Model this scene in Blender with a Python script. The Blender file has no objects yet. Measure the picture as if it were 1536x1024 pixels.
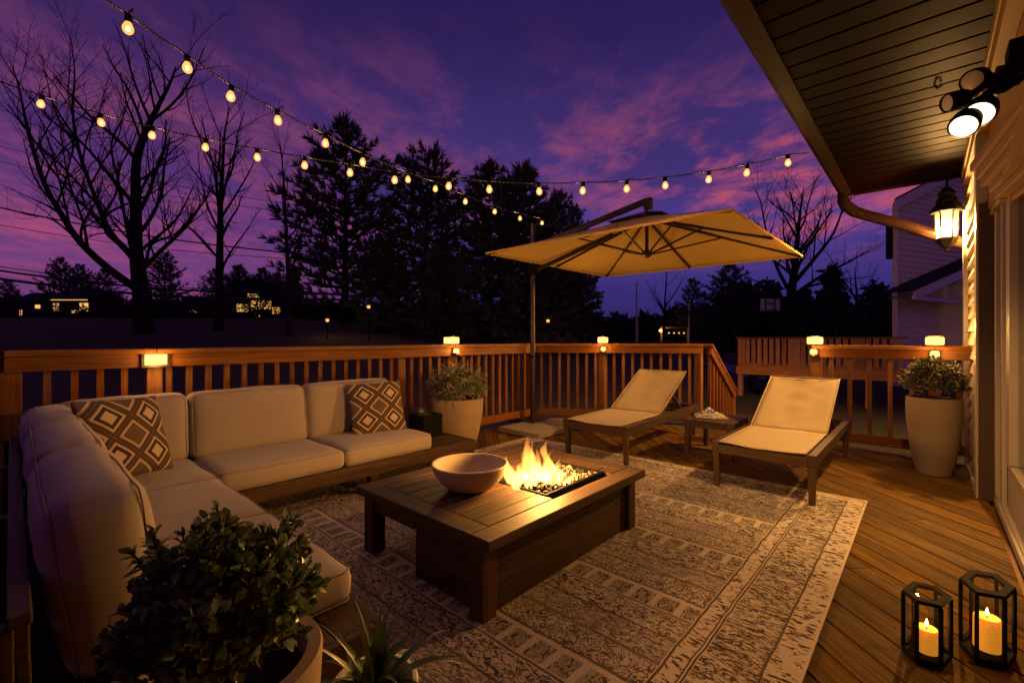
import bpy, bmesh, math, random
from mathutils import Vector, Matrix, noise
rad = math.radians
random.seed(7)
SC = bpy.context.scene
COL = SC.collection
# ------------------------------------------------------------------ camera frame (used to place things at their measured spots)
YAW = rad(42.3); HC = 1.2; FP = 684.0; CX = 768.0; CY = 507.0
FW = Vector((-math.sin(YAW), math.cos(YAW), 0)); RT = Vector((math.cos(YAW), math.sin(YAW), 0))
def at(px, py, d):
    p = FW*d + RT*((px-CX)/FP*d); p.z = HC-(py-CY)/FP*d; return p
def fl(px, py, z=0.0):
    return at(px, py, (HC-z)*FP/(py-CY))
def dl(x, y):
    return Vector((x, y, 0)).dot(FW), Vector((x, y, 0)).dot(RT)
def sm(a, b, x):
    t = max(0.0, min(1.0, (x-a)/(b-a))); return t*t*(3-2*t)
def gz(x, y):
    d, l = dl(x, y)
    px = CX+FP*l/d if d > .5 else (0 if l < 0 else 1536)
    z = -.32+min(.8, .03*max(0, d-7))
    z += sm(980, 420, px)*sm(8, 24, d)*2.05
    z += (noise.noise(Vector((x*.25, y*.25, 0)))*.10 if d > 9 else 0)
    return z
def gp(px, d, dz=0.0):
    p = at(px, CY, d); p.z = gz(p.x, p.y)+dz; return p

# ------------------------------------------------------------------ mesh builder
class MB:
    def __init__(s): s.v = []; s.f = []; s.uv = []; s.rn = []
    def add(s, vs, fs, uvs=None, rnd=None):
        b = len(s.v); s.v.extend(tuple(v) for v in vs)
        r = rnd if rnd is not None else (random.random(), random.random())
        for i, f in enumerate(fs):
            s.f.append(tuple(b+k for k in f))
            u = uvs[i] if uvs else [(vs[k][0]+vs[k][2]*.3, vs[k][1]+vs[k][2]) for k in f]
            s.uv.extend(u); s.rn.extend([r]*len(f))
    def frame(s, o, L, A, B, l, a, b, taper=None):
        vs = []
        for i in (-1, 1):
            ta = 1 if (taper is None or i > 0) else taper
            for j, k in ((-1, -1), (1, -1), (1, 1), (-1, 1)):
                vs.append(o+L*(i*l/2)+A*(j*a/2*ta)+B*(k*b/2*ta))
        fs = [(0, 3, 2, 1), (4, 5, 6, 7), (0, 1, 5, 4), (1, 2, 6, 5), (2, 3, 7, 6), (3, 0, 4, 7)]
        off = random.random()*20; uvs = []
        for n, f in enumerate(fs):
            q = []
            for k in f:
                w = Vector(vs[k])-o; x, y, z = w.dot(L), w.dot(A), w.dot(B)
                q.append((y+off, z) if n < 2 else ((x+off, y+off) if n in (2, 4) else (x+off, z+off+3)))
            uvs.append(q)
        s.add(vs, fs, uvs)
    def bar(s, p0, p1, w, h, up=(0, 0, 1), taper=None):
        p0, p1 = Vector(p0), Vector(p1); L = (p1-p0); l = L.length; L.normalize()
        up = Vector(up)
        if abs(L.dot(up)) > .98: up = Vector((0, 1, 0))
        A = up.cross(L).normalized(); B = L.cross(A)
        s.frame((p0+p1)/2, L, A, B, l, w, h, taper)
    def box(s, c, d, rz=0, M=None):
        c = Vector(c); ax = [Vector((1, 0, 0)), Vector((0, 1, 0)), Vector((0, 0, 1))]
        if rz: M = Matrix.Rotation(rz, 3, 'Z')
        if M is not None: ax = [M@v for v in ax]
        o = sorted(range(3), key=lambda i: -d[i]); i = o[0]; j, k = (i+1) % 3, (i+2) % 3
        s.frame(c, ax[i], ax[j], ax[k], d[i], d[j], d[k])
    def lim(s, x0, x1, y0, y1, z0, z1): s.box(((x0+x1)/2, (y0+y1)/2, (z0+z1)/2), (x1-x0, y1-y0, z1-z0))
    def tube(s, pts, rr, n=8, cap=True):
        pts = [Vector(p) for p in pts]
        if not isinstance(rr, (list, tuple)): rr = [rr]*len(pts)
        vs = []; prev = None; us = [0]
        for i, p in enumerate(pts):
            t = (pts[min(i+1, len(pts)-1)]-pts[max(i-1, 0)])
            if t.length < 1e-9: t = Vector((0, 0, 1))
            t.normalize()
            if prev is None: a = t.orthogonal().normalized()
            else:
                a = prev-t*prev.dot(t)
                a = a.normalized() if a.length > 1e-6 else t.orthogonal().normalized()
            prev = a; b = t.cross(a)
            for k in range(n):
                q = 2*math.pi*k/n; vs.append(p+(a*math.cos(q)+b*math.sin(q))*rr[i])
            if i: us.append(us[-1]+(p-pts[i-1]).length)
        fs = []; uvs = []
        for i in range(len(pts)-1):
            c = 2*math.pi*max(rr[i], 1e-4)
            for k in range(n):
                k2 = (k+1) % n
                fs.append((i*n+k, i*n+k2, (i+1)*n+k2, (i+1)*n+k))
                uvs.append([(us[i], c*k/n), (us[i], c*(k+1)/n), (us[i+1], c*(k+1)/n), (us[i+1], c*k/n)])
        if cap:
            fs += [tuple(range(n-1, -1, -1)), tuple((len(pts)-1)*n+k for k in range(n))]
            uvs += [[(vs[k][0], vs[k][1]) for k in fs[-2]], [(vs[k][0], vs[k][1]) for k in fs[-1]]]
        s.add(vs, fs, uvs)
    def lathe(s, prof, c=(0, 0, 0), n=32, M=None):
        c = Vector(c); vs = []
        for r, z in prof:
            for k in range(n):
                q = 2*math.pi*k/n; v = Vector((r*math.cos(q), r*math.sin(q), z))
                vs.append((M@v if M is not None else v)+c)
        fs = []; uvs = []; us = [0]
        for i in range(1, len(prof)): us.append(us[-1]+math.hypot(prof[i][0]-prof[i-1][0], prof[i][1]-prof[i-1][1]))
        R = max(p[0] for p in prof)
        for i in range(len(prof)-1):
            for k in range(n):
                fs.append((i*n+k, i*n+(k+1) % n, (i+1)*n+(k+1) % n, (i+1)*n+k))
                a, b = 2*math.pi*R*k/n, 2*math.pi*R*(k+1)/n
                uvs.append([(a, us[i]), (b, us[i]), (b, us[i+1]), (a, us[i+1])])
        s.add(vs, fs, uvs)
    def sheet(s, rows, close=False):
        m = len(rows[0]); vs = [v for r in rows for v in r]; fs = []; uvs = []
        for i in range(len(rows)-1):
            for k in range(m if close else m-1):
                k2 = (k+1) % m
                fs.append((i*m+k, i*m+k2, (i+1)*m+k2, (i+1)*m+k))
                uvs.append([(k/m, i), ((k+1)/m, i), ((k+1)/m, i+1), (k/m, i+1)])
        s.add(vs, fs, uvs)
    def prism(s, poly, z0, z1, uvl=None):
        n = len(poly); vs = [Vector((p[0], p[1], z0)) for p in poly]+[Vector((p[0], p[1], z1)) for p in poly]
        fs = [tuple(range(n-1, -1, -1)), tuple(range(n, 2*n))]+[(k, (k+1) % n, n+(k+1) % n, n+k) for k in range(n)]
        uvs = None
        if uvl:
            L, A, off = uvl
            uvs = [[(vs[k].dot(L)+off, vs[k].dot(A)+vs[k].z+off) for k in f] for f in fs]
        s.add(vs, fs, uvs)
    def build(s, name, mat, parent=None, loc=None, smooth=None, bevel=0, seg=2, solid=0):
        base = WL[parent.name] if parent else Vector(loc or (0, 0, 0))
        me = bpy.data.meshes.new(name)
        me.from_pydata([(v[0]-base.x, v[1]-base.y, v[2]-base.z) for v in s.v], [], s.f)
        u = me.uv_layers.new(name='UVMap'); u2 = me.uv_layers.new(name='rnd')
        u.data.foreach_set('uv', [c for q in s.uv for c in q]); u2.data.foreach_set('uv', [c for q in s.rn for c in q])
        if smooth is not None:
            me.polygons.foreach_set('use_smooth', [True]*len(me.polygons))
            if smooth < 170: me.set_sharp_from_angle(angle=rad(smooth))
        me.materials.append(mat); me.update()
        o = bpy.data.objects.new(name, me); COL.objects.link(o)
        if parent: o.parent = parent
        else: o.location = base
        WL[o.name] = base
        if bevel:
            m = o.modifiers.new('bevel', 'BEVEL'); m.width = bevel; m.segments = seg; m.limit_method = 'ANGLE'; m.angle_limit = rad(40)
        if solid:
            m = o.modifiers.new('solid', 'SOLIDIFY'); m.thickness = solid; m.offset = 0
        return o
WL = {}
def tag(o, label, cat, group=None, kind=None):
    if kind: o['kind'] = kind
    if label: o['label'] = label
    if cat: o['category'] = cat
    if group: o['group'] = group
    return o
def thing(name, loc, label, cat, group=None):
    o = bpy.data.objects.new(name, None); COL.objects.link(o); o.location = loc; o.empty_display_size = .1
    WL[o.name] = Vector(loc); return tag(o, label, cat, group)
def dup(o, parent=None):
    c = o.copy(); COL.objects.link(c); c.parent = parent
    if o.name in WL: WL[c.name] = WL[o.name].copy()
    for ch in list(o.children): dup(ch, c)
    return c
def lamp(name, kind, p, power, color, r=.03, parent=None, aim=None, size=120, blend=.8):
    l = bpy.data.lights.new(name, kind); l.energy = power; l.color = color; l.shadow_soft_size = r
    if kind == 'SPOT': l.spot_size = rad(size); l.spot_blend = blend
    o = bpy.data.objects.new(name, l); COL.objects.link(o)
    p = Vector(p)
    if parent: o.parent = parent; o.location = p-WL[parent.name]
    else: o.location = p
    if aim is not None: o.rotation_euler = Vector(aim).to_track_quat('-Z', 'Y').to_euler()
    return o

# ------------------------------------------------------------------ materials
class NT:
    def __init__(s, name):
        s.m = bpy.data.materials.new(name); s.m.use_nodes = True; s.t = s.m.node_tree; s.t.nodes.clear()
        s.out = s.n('ShaderNodeOutputMaterial')
    def n(s, t, **k):
        x = s.t.nodes.new(t)
        for a, b in k.items(): setattr(x, a, b)
        return x
    def l(s, a, b): s.t.links.new(a, b)
    def put(s, v, sock):
        if hasattr(v, 'is_linked') or isinstance(v, bpy.types.NodeSocket): s.l(v, sock)
        else: sock.default_value = v
    def m_(s, op, a, b=0.0, c=0.0):
        x = s.n('ShaderNodeMath', operation=op); s.put(a, x.inputs[0]); s.put(b, x.inputs[1])
        if op in ('MULTIPLY_ADD', 'COMPARE', 'SMOOTH_MIN', 'WRAP', 'PINGPONG'): s.put(c, x.inputs[2])
        return x.outputs[0]
    def sstep(s, a, b, x):
        y = s.n('ShaderNodeMapRange', interpolation_type='SMOOTHSTEP'); s.put(x, y.inputs[0]); y.inputs[1].default_value = a; y.inputs[2].default_value = b
        return y.outputs[0]
    def mix(s, f, a, b, mode='MIX'):
        x = s.n('ShaderNodeMix', data_type='RGBA', blend_type=mode)
        s.put(f, x.inputs[0]); s.put(a if not isinstance(a, tuple) else (*a, 1), x.inputs[6]); s.put(b if not isinstance(b, tuple) else (*b, 1), x.inputs[7])
        return x.outputs[2]
    def uv(s, name='UVMap'): return s.n('ShaderNodeUVMap', uv_map=name).outputs[0]
    def xyz(s, v):
        x = s.n('ShaderNodeSeparateXYZ'); s.l(v, x.inputs[0]); return x.outputs
    def comb(s, x, y, z=0.0):
        c = s.n('ShaderNodeCombineXYZ'); s.put(x, c.inputs[0]); s.put(y, c.inputs[1]); s.put(z, c.inputs[2]); return c.outputs[0]
    def mapv(s, v, sc, loc=(0, 0, 0)):
        x = s.n('ShaderNodeMapping'); s.l(v, x.inputs[0]); x.inputs['Scale'].default_value = sc; x.inputs['Location'].default_value = loc; return x.outputs[0]
    def obj(s): return s.n('ShaderNodeTexCoord').outputs['Object']
    def noise(s, v, scale, det=3, rough=.55, dist=0):
        x = s.n('ShaderNodeTexNoise'); s.l(v, x.inputs['Vector']); x.inputs['Scale'].default_value = scale; x.inputs['Detail'].default_value = det
        x.inputs['Roughness'].default_value = rough; x.inputs['Distortion'].default_value = dist; return x.outputs[0]
    def ramp(s, f, *st):
        x = s.n('ShaderNodeValToRGB'); s.put(f, x.inputs[0]); e = x.color_ramp.elements
        while len(e) < len(st): e.new(.5)
        for k, (p, c) in enumerate(st): e[k].position = p; e[k].color = (*c, 1)
        return x.outputs[0]
    def bsdf(s, col, rough=.5, spec=.5, metal=0.0, bump=None, bs=.3, bd=.01, **kw):
        b = s.n('ShaderNodeBsdfPrincipled')
        s.put((*col, 1) if isinstance(col, tuple) else col, b.inputs['Base Color']); s.put(rough, b.inputs['Roughness'])
        b.inputs['Specular IOR Level'].default_value = spec; b.inputs['Metallic'].default_value = metal
        for k, v in kw.items(): s.put(v, b.inputs[k.replace('_', ' ')])
        if bump is not None:
            x = s.n('ShaderNodeBump'); x.inputs['Strength'].default_value = bs; x.inputs['Distance'].default_value = bd; s.l(bump, x.inputs['Height']); s.l(x.outputs[0], b.inputs['Normal'])
        return b.outputs[0]
    def done(s, sh): s.l(sh, s.out.inputs[0]); return s.m
def wood(name, a, b, rough=.55, var=.35, spec=.4, fine=1.0):
    t = NT(name); uv = t.uv(); r = t.xyz(t.uv('rnd'))
    vv = t.n('ShaderNodeVectorMath', operation='ADD'); t.l(uv, vv.inputs[0]); t.l(t.comb(t.m_('MULTIPLY', r[0], 30.0), t.m_('MULTIPLY', r[1], 30.0)), vv.inputs[1]); v = vv.outputs[0]
    g = t.noise(t.mapv(v, (2.2, 70*fine, 1)), 1.0, 5, .65, .6)
    w = t.noise(t.mapv(v, (1.1, 9, 1)), 1.0, 4, .6, 1.4)
    k = t.noise(t.mapv(v, (9, 11, 1)), 1.0, 2, .5)
    f = t.m_('ADD', t.m_('MULTIPLY', g, .6), t.m_('MULTIPLY', w, .4))
    c = t.ramp(f, (.37, a), (.5, tuple((x+y)/2 for x, y in zip(a, b))), (.62, b))
    val = t.m_('ADD', 1.0-var/2, t.m_('MULTIPLY', r[0], var)); val = t.m_('MULTIPLY', val, t.m_('ADD', .78, t.m_('MULTIPLY', k, .44)))
    h = t.n('ShaderNodeHueSaturation'); t.l(c, h.inputs['Color']); t.l(val, h.inputs['Value']); t.l(t.m_('ADD', .9, t.m_('MULTIPLY', r[1], .2)), h.inputs['Saturation'])
    ro = t.m_('ADD', rough-.08, t.m_('MULTIPLY', g, .2))
    return t.done(t.bsdf(h.outputs[0], ro, spec, bump=f, bs=.25, bd=.004))
def fabric(name, c, sc=420, var=.18, rough=.9, sheen=.15, trans=0):
    t = NT(name); o = t.obj()
    wv = t.noise(o, sc*.6, 2, .6); bl = t.noise(o, 3.5, 4, .6); sl = t.noise(t.mapv(o, (60, 420, 420)), 1.0, 2, .6)
    cc = t.mix(t.m_('MULTIPLY', bl, 1.0), tuple(x*(1-var) for x in c), tuple(min(1, x*(1+var)) for x in c))
    cc = t.mix(t.m_('MULTIPLY', sl, .5), cc, tuple(x*.72 for x in c))
    cc = t.mix(t.m_('MULTIPLY', t.sstep(.35, .7, wv), .34), cc, tuple(x*.55 for x in c)); h = t.m_('ADD', wv, t.m_('MULTIPLY', sl, .8))
    b = t.bsdf(cc, rough, .2, bump=h, bs=.2, bd=.003, Sheen_Weight=sheen)
    if trans:
        x = t.n('ShaderNodeBsdfTranslucent'); t.put(cc, x.inputs[0]); mx = t.n('ShaderNodeMixShader'); mx.inputs[0].default_value = trans; t.l(b, mx.inputs[1]); t.l(x.outputs[0], mx.inputs[2]); b = mx.outputs[0]
    return t.done(b)
def plain(name, c, rough=.5, spec=.5, metal=0.0, var=.15, sc=30, bump=.1):
    t = NT(name); o = t.obj(); n = t.noise(o, sc, 4, .6); n2 = t.noise(o, 3, 3, .6)
    cc = t.mix(t.m_('MULTIPLY', t.m_('ADD', n, n2), .5), tuple(x*(1-var) for x in c), tuple(min(1, x*(1+var)) for x in c))
    return t.done(t.bsdf(cc, t.m_('ADD', rough-.07, t.m_('MULTIPLY', n2, .14)), spec, metal, bump=n, bs=bump, bd=.004))
def glow(name, c, strength):
    t = NT(name); e = t.n('ShaderNodeEmission'); e.inputs[0].default_value = (*c, 1); e.inputs[1].default_value = strength; return t.done(e.outputs[0])
def glowglass(name, c, strength, keep=.5):
    t = NT(name); e = t.n('ShaderNodeEmission'); e.inputs[0].default_value = (*c, 1); e.inputs[1].default_value = strength
    x = t.n('ShaderNodeBsdfTransparent'); m = t.n('ShaderNodeMixShader'); m.inputs[0].default_value = keep; t.l(x.outputs[0], m.inputs[1]); t.l(e.outputs[0], m.inputs[2]); return t.done(m.outputs[0])
def glass(name, tint=(.95, .95, .95), fac=.07, rough=.03):
    t = NT(name); g = t.n('ShaderNodeBsdfGlossy'); g.inputs['Roughness'].default_value = rough; x = t.n('ShaderNodeBsdfTransparent'); x.inputs[0].default_value = (*tint, 1)
    m = t.n('ShaderNodeMixShader'); m.inputs[0].default_value = fac; t.l(x.outputs[0], m.inputs[1]); t.l(g.outputs[0], m.inputs[2]); return t.done(m.outputs[0])
def leafmat(name, a, b, tip=None, rough=.45, trans=.15):
    t = NT(name); r = t.xyz(t.uv('rnd')); u = t.xyz(t.uv())
    c = t.mix(r[0], a, b)
    if tip: c = t.mix(t.m_('MULTIPLY', t.sstep(.45, 1.0, u[0]), r[1]), c, tip)
    s = t.bsdf(c, rough, .4); x = t.n('ShaderNodeBsdfTranslucent'); t.put(c, x.inputs[0])
    m = t.n('ShaderNodeMixShader'); m.inputs[0].default_value = trans; t.l(s, m.inputs[1]); t.l(x.outputs[0], m.inputs[2]); return t.done(m.outputs[0])

M = {}
M['deck'] = wood('deck_boards', (.046, .025, .007), (.185, .10, .025), .72, .5, .05)
M['cedar'] = wood('cedar_rail', (.098, .035, .0075), (.235, .088, .019), .55, .34, .22)
M['cedar3'] = wood('cedar_neighbour', (.36, .15, .04), (.62, .29, .085), .55, .3)
M['cedar2'] = wood('cedar_rail_worn', (.12, .044, .010), (.265, .105, .024), .55, .34, .22)
M['teak'] = wood('brown_frame_wood', (.032, .017, .009), (.085, .045, .024), .55, .3, .25)
M['table'] = wood('table_wood', (.036, .019, .010), (.105, .056, .029), .56, .3, .25)
M['sofa'] = fabric('sofa_fabric', (.395, .325, .29))
M['piping'] = fabric('piping_fabric', (.34, .275, .245))
M['sling'] = fabric('sling_mesh', (.55, .44, .28), 700, .08, .8, .05, .12)
M['canopy'] = fabric('canopy_fabric', (.74, .50, .15), 300, .06, .85, .1, .3)
M['stone'] = plain('concrete_pot', (.36, .265, .17), .85, .2, 0, .22, 45, .35)
M['stone_dark'] = plain('grey_pot', (.27, .205, .145), .85, .2, 0, .22, 45, .35)
M['bowl'] = plain('bowl_concrete', (.50, .42, .33), .8, .2, 0, .12, 60, .2)
M['paver'] = plain('paver_stone', (.27, .225, .19), .9, .2, 0, .25, 22, .5)
M['black'] = plain('black_metal', (.008, .0072, .007), .75, .07, 0, .2, 40, .05)
M['bronze'] = plain('bronze_metal', (.030, .018, .012), .42, .5, .3, .2, 25, .05)
M['gutter'] = plain('brown_gutter', (.015, .0058, .0024), .5, .1, 0, .12, 12, .03)
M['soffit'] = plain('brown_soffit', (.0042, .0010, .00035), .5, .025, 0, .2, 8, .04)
M['trim'] = plain('painted_trim', (.31, .26, .23), .5, .4, 0, .1, 12, .05)
M['trimbrown'] = plain('brown_jamb', (.05, .030, .019), .55, .4, 0, .2, 20, .1)
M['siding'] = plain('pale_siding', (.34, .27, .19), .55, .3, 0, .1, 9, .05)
M['head'] = plain('brown_moulding', (.27, .15, .05), .5, .3, 0, .2, 14, .1)
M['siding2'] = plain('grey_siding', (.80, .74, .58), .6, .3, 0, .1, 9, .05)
M['roof'] = plain('dark_shingle', (.03, .026, .026), .9, .2, 0, .3, 60, .4)
M['soil'] = plain('soil', (.03, .02, .014), .95, .1, 0, .4, 80, .8)
M['bark'] = plain('bark', (.030, .022, .019), .95, .1, 0, .3, 25, .6)
M['twig'] = plain('twig', (.024, .017, .016), .95, .1, 0, .3, 25, .1)
M['needle'] = leafmat('pine_needles', (.085, .10, .062), (.14, .15, .09), None, .7, .05)
M['woods'] = leafmat('far_woods', (.030, .028, .024), (.06, .052, .042), None, .9, .05)
M['box'] = leafmat('boxwood_leaf', (.075, .11, .035), (.19, .235, .085), None, .33, .28)
M['grassleaf'] = leafmat('strap_leaf', (.045, .07, .025), (.14, .16, .07), (.52, .36, .27), .5, .2)
M['sage'] = leafmat('shrub_leaf', (.03, .05, .022), (.10, .12, .06), (.48, .33, .26), .5, .2)
M['agave'] = leafmat('agave_leaf', (.05, .085, .022), (.12, .16, .045), None, .4, .12)
M['pale_succ'] = leafmat('pale_leaf', (.25, .25, .15), (.42, .40, .25), None, .6, .2)
M['white'] = plain('white_paint', (.72, .68, .64), .5, .4, 0, .05, 20, .02)
t = NT('frosted_glass'); x = t.n('ShaderNodeBsdfTransparent'); x.inputs[0].default_value = (1, .93, .8, 1); y = t.n('ShaderNodeBsdfTranslucent'); y.inputs[0].default_value = (.9, .8, .6, 1); mm = t.n('ShaderNodeMixShader'); mm.inputs[0].default_value = .035; t.l(x.outputs[0], mm.inputs[1]); t.l(y.outputs[0], mm.inputs[2]); M['frost'] = t.done(mm.outputs[0])
M['glass'] = glass('lantern_glass', (.93, .9, .85), .08)
M['dark_glass'] = plain('dark_window', (.008, .008, .010), .06, .6, 0, .1, 3, 0)
M['wire'] = plain('black_cable', (.02, .016, .014), .45, .4, 0, .1, 50, .05)
WARM = (1.0, .49, .125)
M['bulb'] = glowglass('lit_bulb', (1.0, .44, .075), 1.9, .55); M['filament'] = glow('filament', (1.0, .74, .34), 9)
M['lens'] = glow('lit_lens', (1.0, .57, .16), 2.2)
M['flood'] = glow('lit_flood', (1.0, .74, .40), 4)
M['flood_off'] = plain('unlit_lens', (.42, .36, .32), .35, .5, 0, .15, 160, .3)
M['window'] = glow('lit_window', (1.0, .50, .12), 1.15)
M['window_dim'] = glow('dim_window', (1.0, .5, .16), .6)
M['flame'] = None
t = NT('lawn'); o = t.obj(); n = t.noise(o, 1.2, 5, .65); n2 = t.noise(o, 18, 4, .7)
M['lawn'] = t.done(t.bsdf(t.mix(t.m_('MULTIPLY', t.m_('ADD', n, n2), .5), (.06, .054, .032), (.16, .135, .08)), .95, .1, bump=n2, bs=.8, bd=.05))
M['road'] = plain('asphalt', (.06, .055, .058), .9, .2, 0, .2, 30, .3)
M['path'] = plain('concrete_path', (.26, .23, .22), .9, .2, 0, .15, 20, .3)
# flame: a glowing gas, brighter and whiter low down
t = NT('flame_gas'); o = t.obj(); z = t.xyz(o)[2]; n = t.noise(t.mapv(o, (16, 16, 6)), 1.0, 2)
h = t.m_('ADD', z, t.m_('MULTIPLY', t.m_('SUBTRACT', n, .5), .10))
vc = t.ramp(t.m_('DIVIDE', h, .34), (0.0, (1, .52, .13)), (.45, (1, .42, .07)), (1.0, (1, .24, .02)))
vs_ = t.m_('MULTIPLY', t.m_('SUBTRACT', 1.15, t.m_('DIVIDE', h, .36)), 62.0)
e = t.n('ShaderNodeEmission'); t.l(vc, e.inputs[0]); t.l(t.m_('MAXIMUM', vs_, 8.0), e.inputs[1]); t.l(e.outputs[0], t.out.inputs[1]); M['flame'] = t.m
# candle wax: even emission stands in for flame light passing through it
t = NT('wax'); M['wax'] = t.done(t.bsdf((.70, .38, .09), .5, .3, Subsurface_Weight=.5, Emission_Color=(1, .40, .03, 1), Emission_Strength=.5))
M['candle_flame'] = glow('candle_flame', (1, .7, .3), 14)
# diamond pillow
t = NT('pillow_pattern'); o = t.uv(); x = t.xyz(o)
def tri(v): return t.m_('ABSOLUTE', t.m_('SUBTRACT', t.m_('FRACT', v), .5))
u = t.m_('ADD', t.m_('ADD', t.m_('MULTIPLY', x[0], 2.0), t.m_('MULTIPLY', x[1], 2.0)), 10.5); v = t.m_('ADD', t.m_('SUBTRACT', t.m_('MULTIPLY', x[0], 2.0), t.m_('MULTIPLY', x[1], 2.0)), 11.5)
cell = t.m_('MAXIMUM', tri(u), tri(v))       # 0 centre .. .5 edge
par = t.m_('ABSOLUTE', t.m_('MODULO', t.m_('ADD', t.m_('FLOOR', u), t.m_('FLOOR', v)), 2.0))
par = t.m_('GREATER_THAN', par, .5)
CR, DK, MD = (.62, .47, .31), (.060, .038, .026), (.155, .105, .072)
c = t.mix(par, CR, MD)                                   # middle of the diamond
ring = t.m_('GREATER_THAN', cell, .19); c = t.mix(t.m_('MULTIPLY', ring, t.m_('SUBTRACT', 1.0, par)), c, DK)
c = t.mix(t.m_('GREATER_THAN', cell, .31), c, CR); c = t.mix(t.m_('GREATER_THAN', cell, .375), c, MD); c = t.mix(t.m_('GREATER_THAN', cell, .425), c, DK); c = t.mix(t.m_('GREATER_THAN', cell, .475), c, MD)
wv = t.noise(t.obj(), 500, 2)
M['pillow'] = t.done(t.bsdf(t.mix(t.m_('MULTIPLY', wv, .4), c, (.05, .03, .02)), .9, .15, bump=t.m_('ADD', wv, t.m_('MULTIPLY', t.m_('GREATER_THAN', cell, .31), .5)), bs=.4, bd=.004))
# woven rug: bands of squiggly weave, a double-lined border
t = NT('rug_weave'); o = t.obj(); X = t.xyz(o); RW, RL = 3.24, 3.72
ex = t.m_('MINIMUM', X[0], t.m_('SUBTRACT', RW, X[0])); ey = t.m_('MINIMUM', X[1], t.m_('SUBTRACT', RL, X[1])); e = t.m_('MINIMUM', ex, ey)
wob = t.m_('MULTIPLY', t.m_('SUBTRACT', t.noise(o, 6, 3), .5), .02); e = t.m_('ADD', e, wob)
yb = t.m_('ADD', X[1], wob)
band = t.m_('FLOOR', t.m_('DIVIDE', yb, .155)); bf = t.m_('FRACT', t.m_('DIVIDE', yb, .155)); bm = t.m_('MODULO', band, 4.0)
def cont(vec, sc, d, w, det=3):
    n = t.noise(vec, sc, det, .6, d); return t.m_('SUBTRACT', 1.0, t.sstep(w*.4, w, t.m_('ABSOLUTE', t.m_('SUBTRACT', n, .5))))
sq1 = cont(t.mapv(o, (1, 1.9, 1)), 14, 1.7, .060, 2); sq2 = cont(t.mapv(o, (2.2, .9, 1)), 19, 1.2, .058, 1); sq4 = cont(t.mapv(o, (1.7, 1.2, 1), (3, 1, 0)), 16, 2.0, .058, 2); sq3 = cont(t.mapv(o, (1, 2.6, 1)), 13, 2.4, .070, 2)
spots = t.sstep(.56, .62, t.noise(t.mapv(o, (1.2, 1.7, 1)), 30, 3, .6, .8))
cellx = t.m_('ABSOLUTE', t.m_('SUBTRACT', t.m_('FRACT', t.m_('DIVIDE', t.m_('ADD', X[0], t.m_('MULTIPLY', wob, 1.2)), .115)), .5))
squares = t.m_('MULTIPLY', t.m_('LESS_THAN', cellx, .37), t.m_('MULTIPLY', t.m_('GREATER_THAN', bf, .16), t.m_('LESS_THAN', bf, .84)))
zig = t.m_('ABSOLUTE', t.m_('SUBTRACT', t.m_('FRACT', t.m_('ADD', t.m_('DIVIDE', X[0], .17), wob)), .5))
zz = t.m_('SUBTRACT', 1.0, t.sstep(.06, .14, t.m_('ABSOLUTE', t.m_('SUBTRACT', t.m_('MULTIPLY', zig, 1.6), t.m_('MULTIPLY', bf, .9)))))
f0 = t.m_('MAXIMUM', sq1, t.m_('MULTIPLY', spots, .6)); f1 = t.m_('MULTIPLY', squares, t.m_('ADD', .35, t.m_('MULTIPLY', sq2, .6))); f2 = t.m_('MAXIMUM', t.m_('MULTIPLY', sq4, .9), t.m_('MULTIPLY', spots, .85)); f3 = t.m_('MAXIMUM', t.m_('MULTIPLY', sq3, .85), t.m_('MULTIPLY', spots, .4))
def sel(i, f): return t.m_('MULTIPLY', t.m_('COMPARE', bm, float(i), .2), f)
field = t.m_('ADD', t.m_('ADD', sel(0, f0), sel(1, f1)), t.m_('ADD', sel(2, f2), sel(3, f3)))
field = t.m_('MAXIMUM', field, t.m_('MULTIPLY', t.m_('SUBTRACT', 1.0, t.sstep(.02, .06, t.m_('ABSOLUTE', t.m_('SUBTRACT', bf, .06)))), .75))
def inb(a, b): return t.m_('MULTIPLY', t.m_('GREATER_THAN', e, a), t.m_('LESS_THAN', e, b))
def line(a, w): return t.m_('SUBTRACT', 1.0, t.sstep(w*.5, w, t.m_('ABSOLUTE', t.m_('SUBTRACT', e, a))))
marks = t.sstep(.54, .60, t.noise(t.mapv(o, (1, 2.4, 1)), 26, 2, .5, .6))
brush = t.m_('MAXIMUM', cont(t.mapv(o, (.8, 2.8, 1)), 11, 1.8, .066, 2), t.m_('MULTIPLY', spots, .7))
dark = t.m_('MULTIPLY', t.m_('GREATER_THAN', e, .405), field)
dark = t.m_('ADD', dark, t.m_('MULTIPLY', inb(.010, .108), marks)); dark = t.m_('ADD', dark, t.m_('MULTIPLY', inb(.118, .305), brush)); dark = t.m_('ADD', dark, t.m_('MULTIPLY', inb(.328, .392), marks))
for a, w in ((.113, .006), (.312, .005), (.325, .004), (.395, .006)): dark = t.m_('MAXIMUM', dark, t.m_('MULTIPLY', line(a, w), .9))
fade = t.m_('ADD', .75, t.m_('MULTIPLY', t.noise(o, 5, 4, .7), .6)); dark = t.m_('MINIMUM', t.m_('MULTIPLY', dark, fade), 1.0)
pile = t.noise(o, 260, 2, .7)
c = t.mix(dark, t.mix(t.noise(o, 4, 4, .6), (.50, .41, .345), (.68, .575, .50)), (.060, .045, .040))
c = t.mix(t.m_('MULTIPLY', pile, .35), c, (.12, .09, .07))
M['rug'] = t.done(t.bsdf(c, .95, .1, bump=t.m_('SUBTRACT', t.m_('MULTIPLY', pile, .6), dark), bs=.6, bd=.006))
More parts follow.
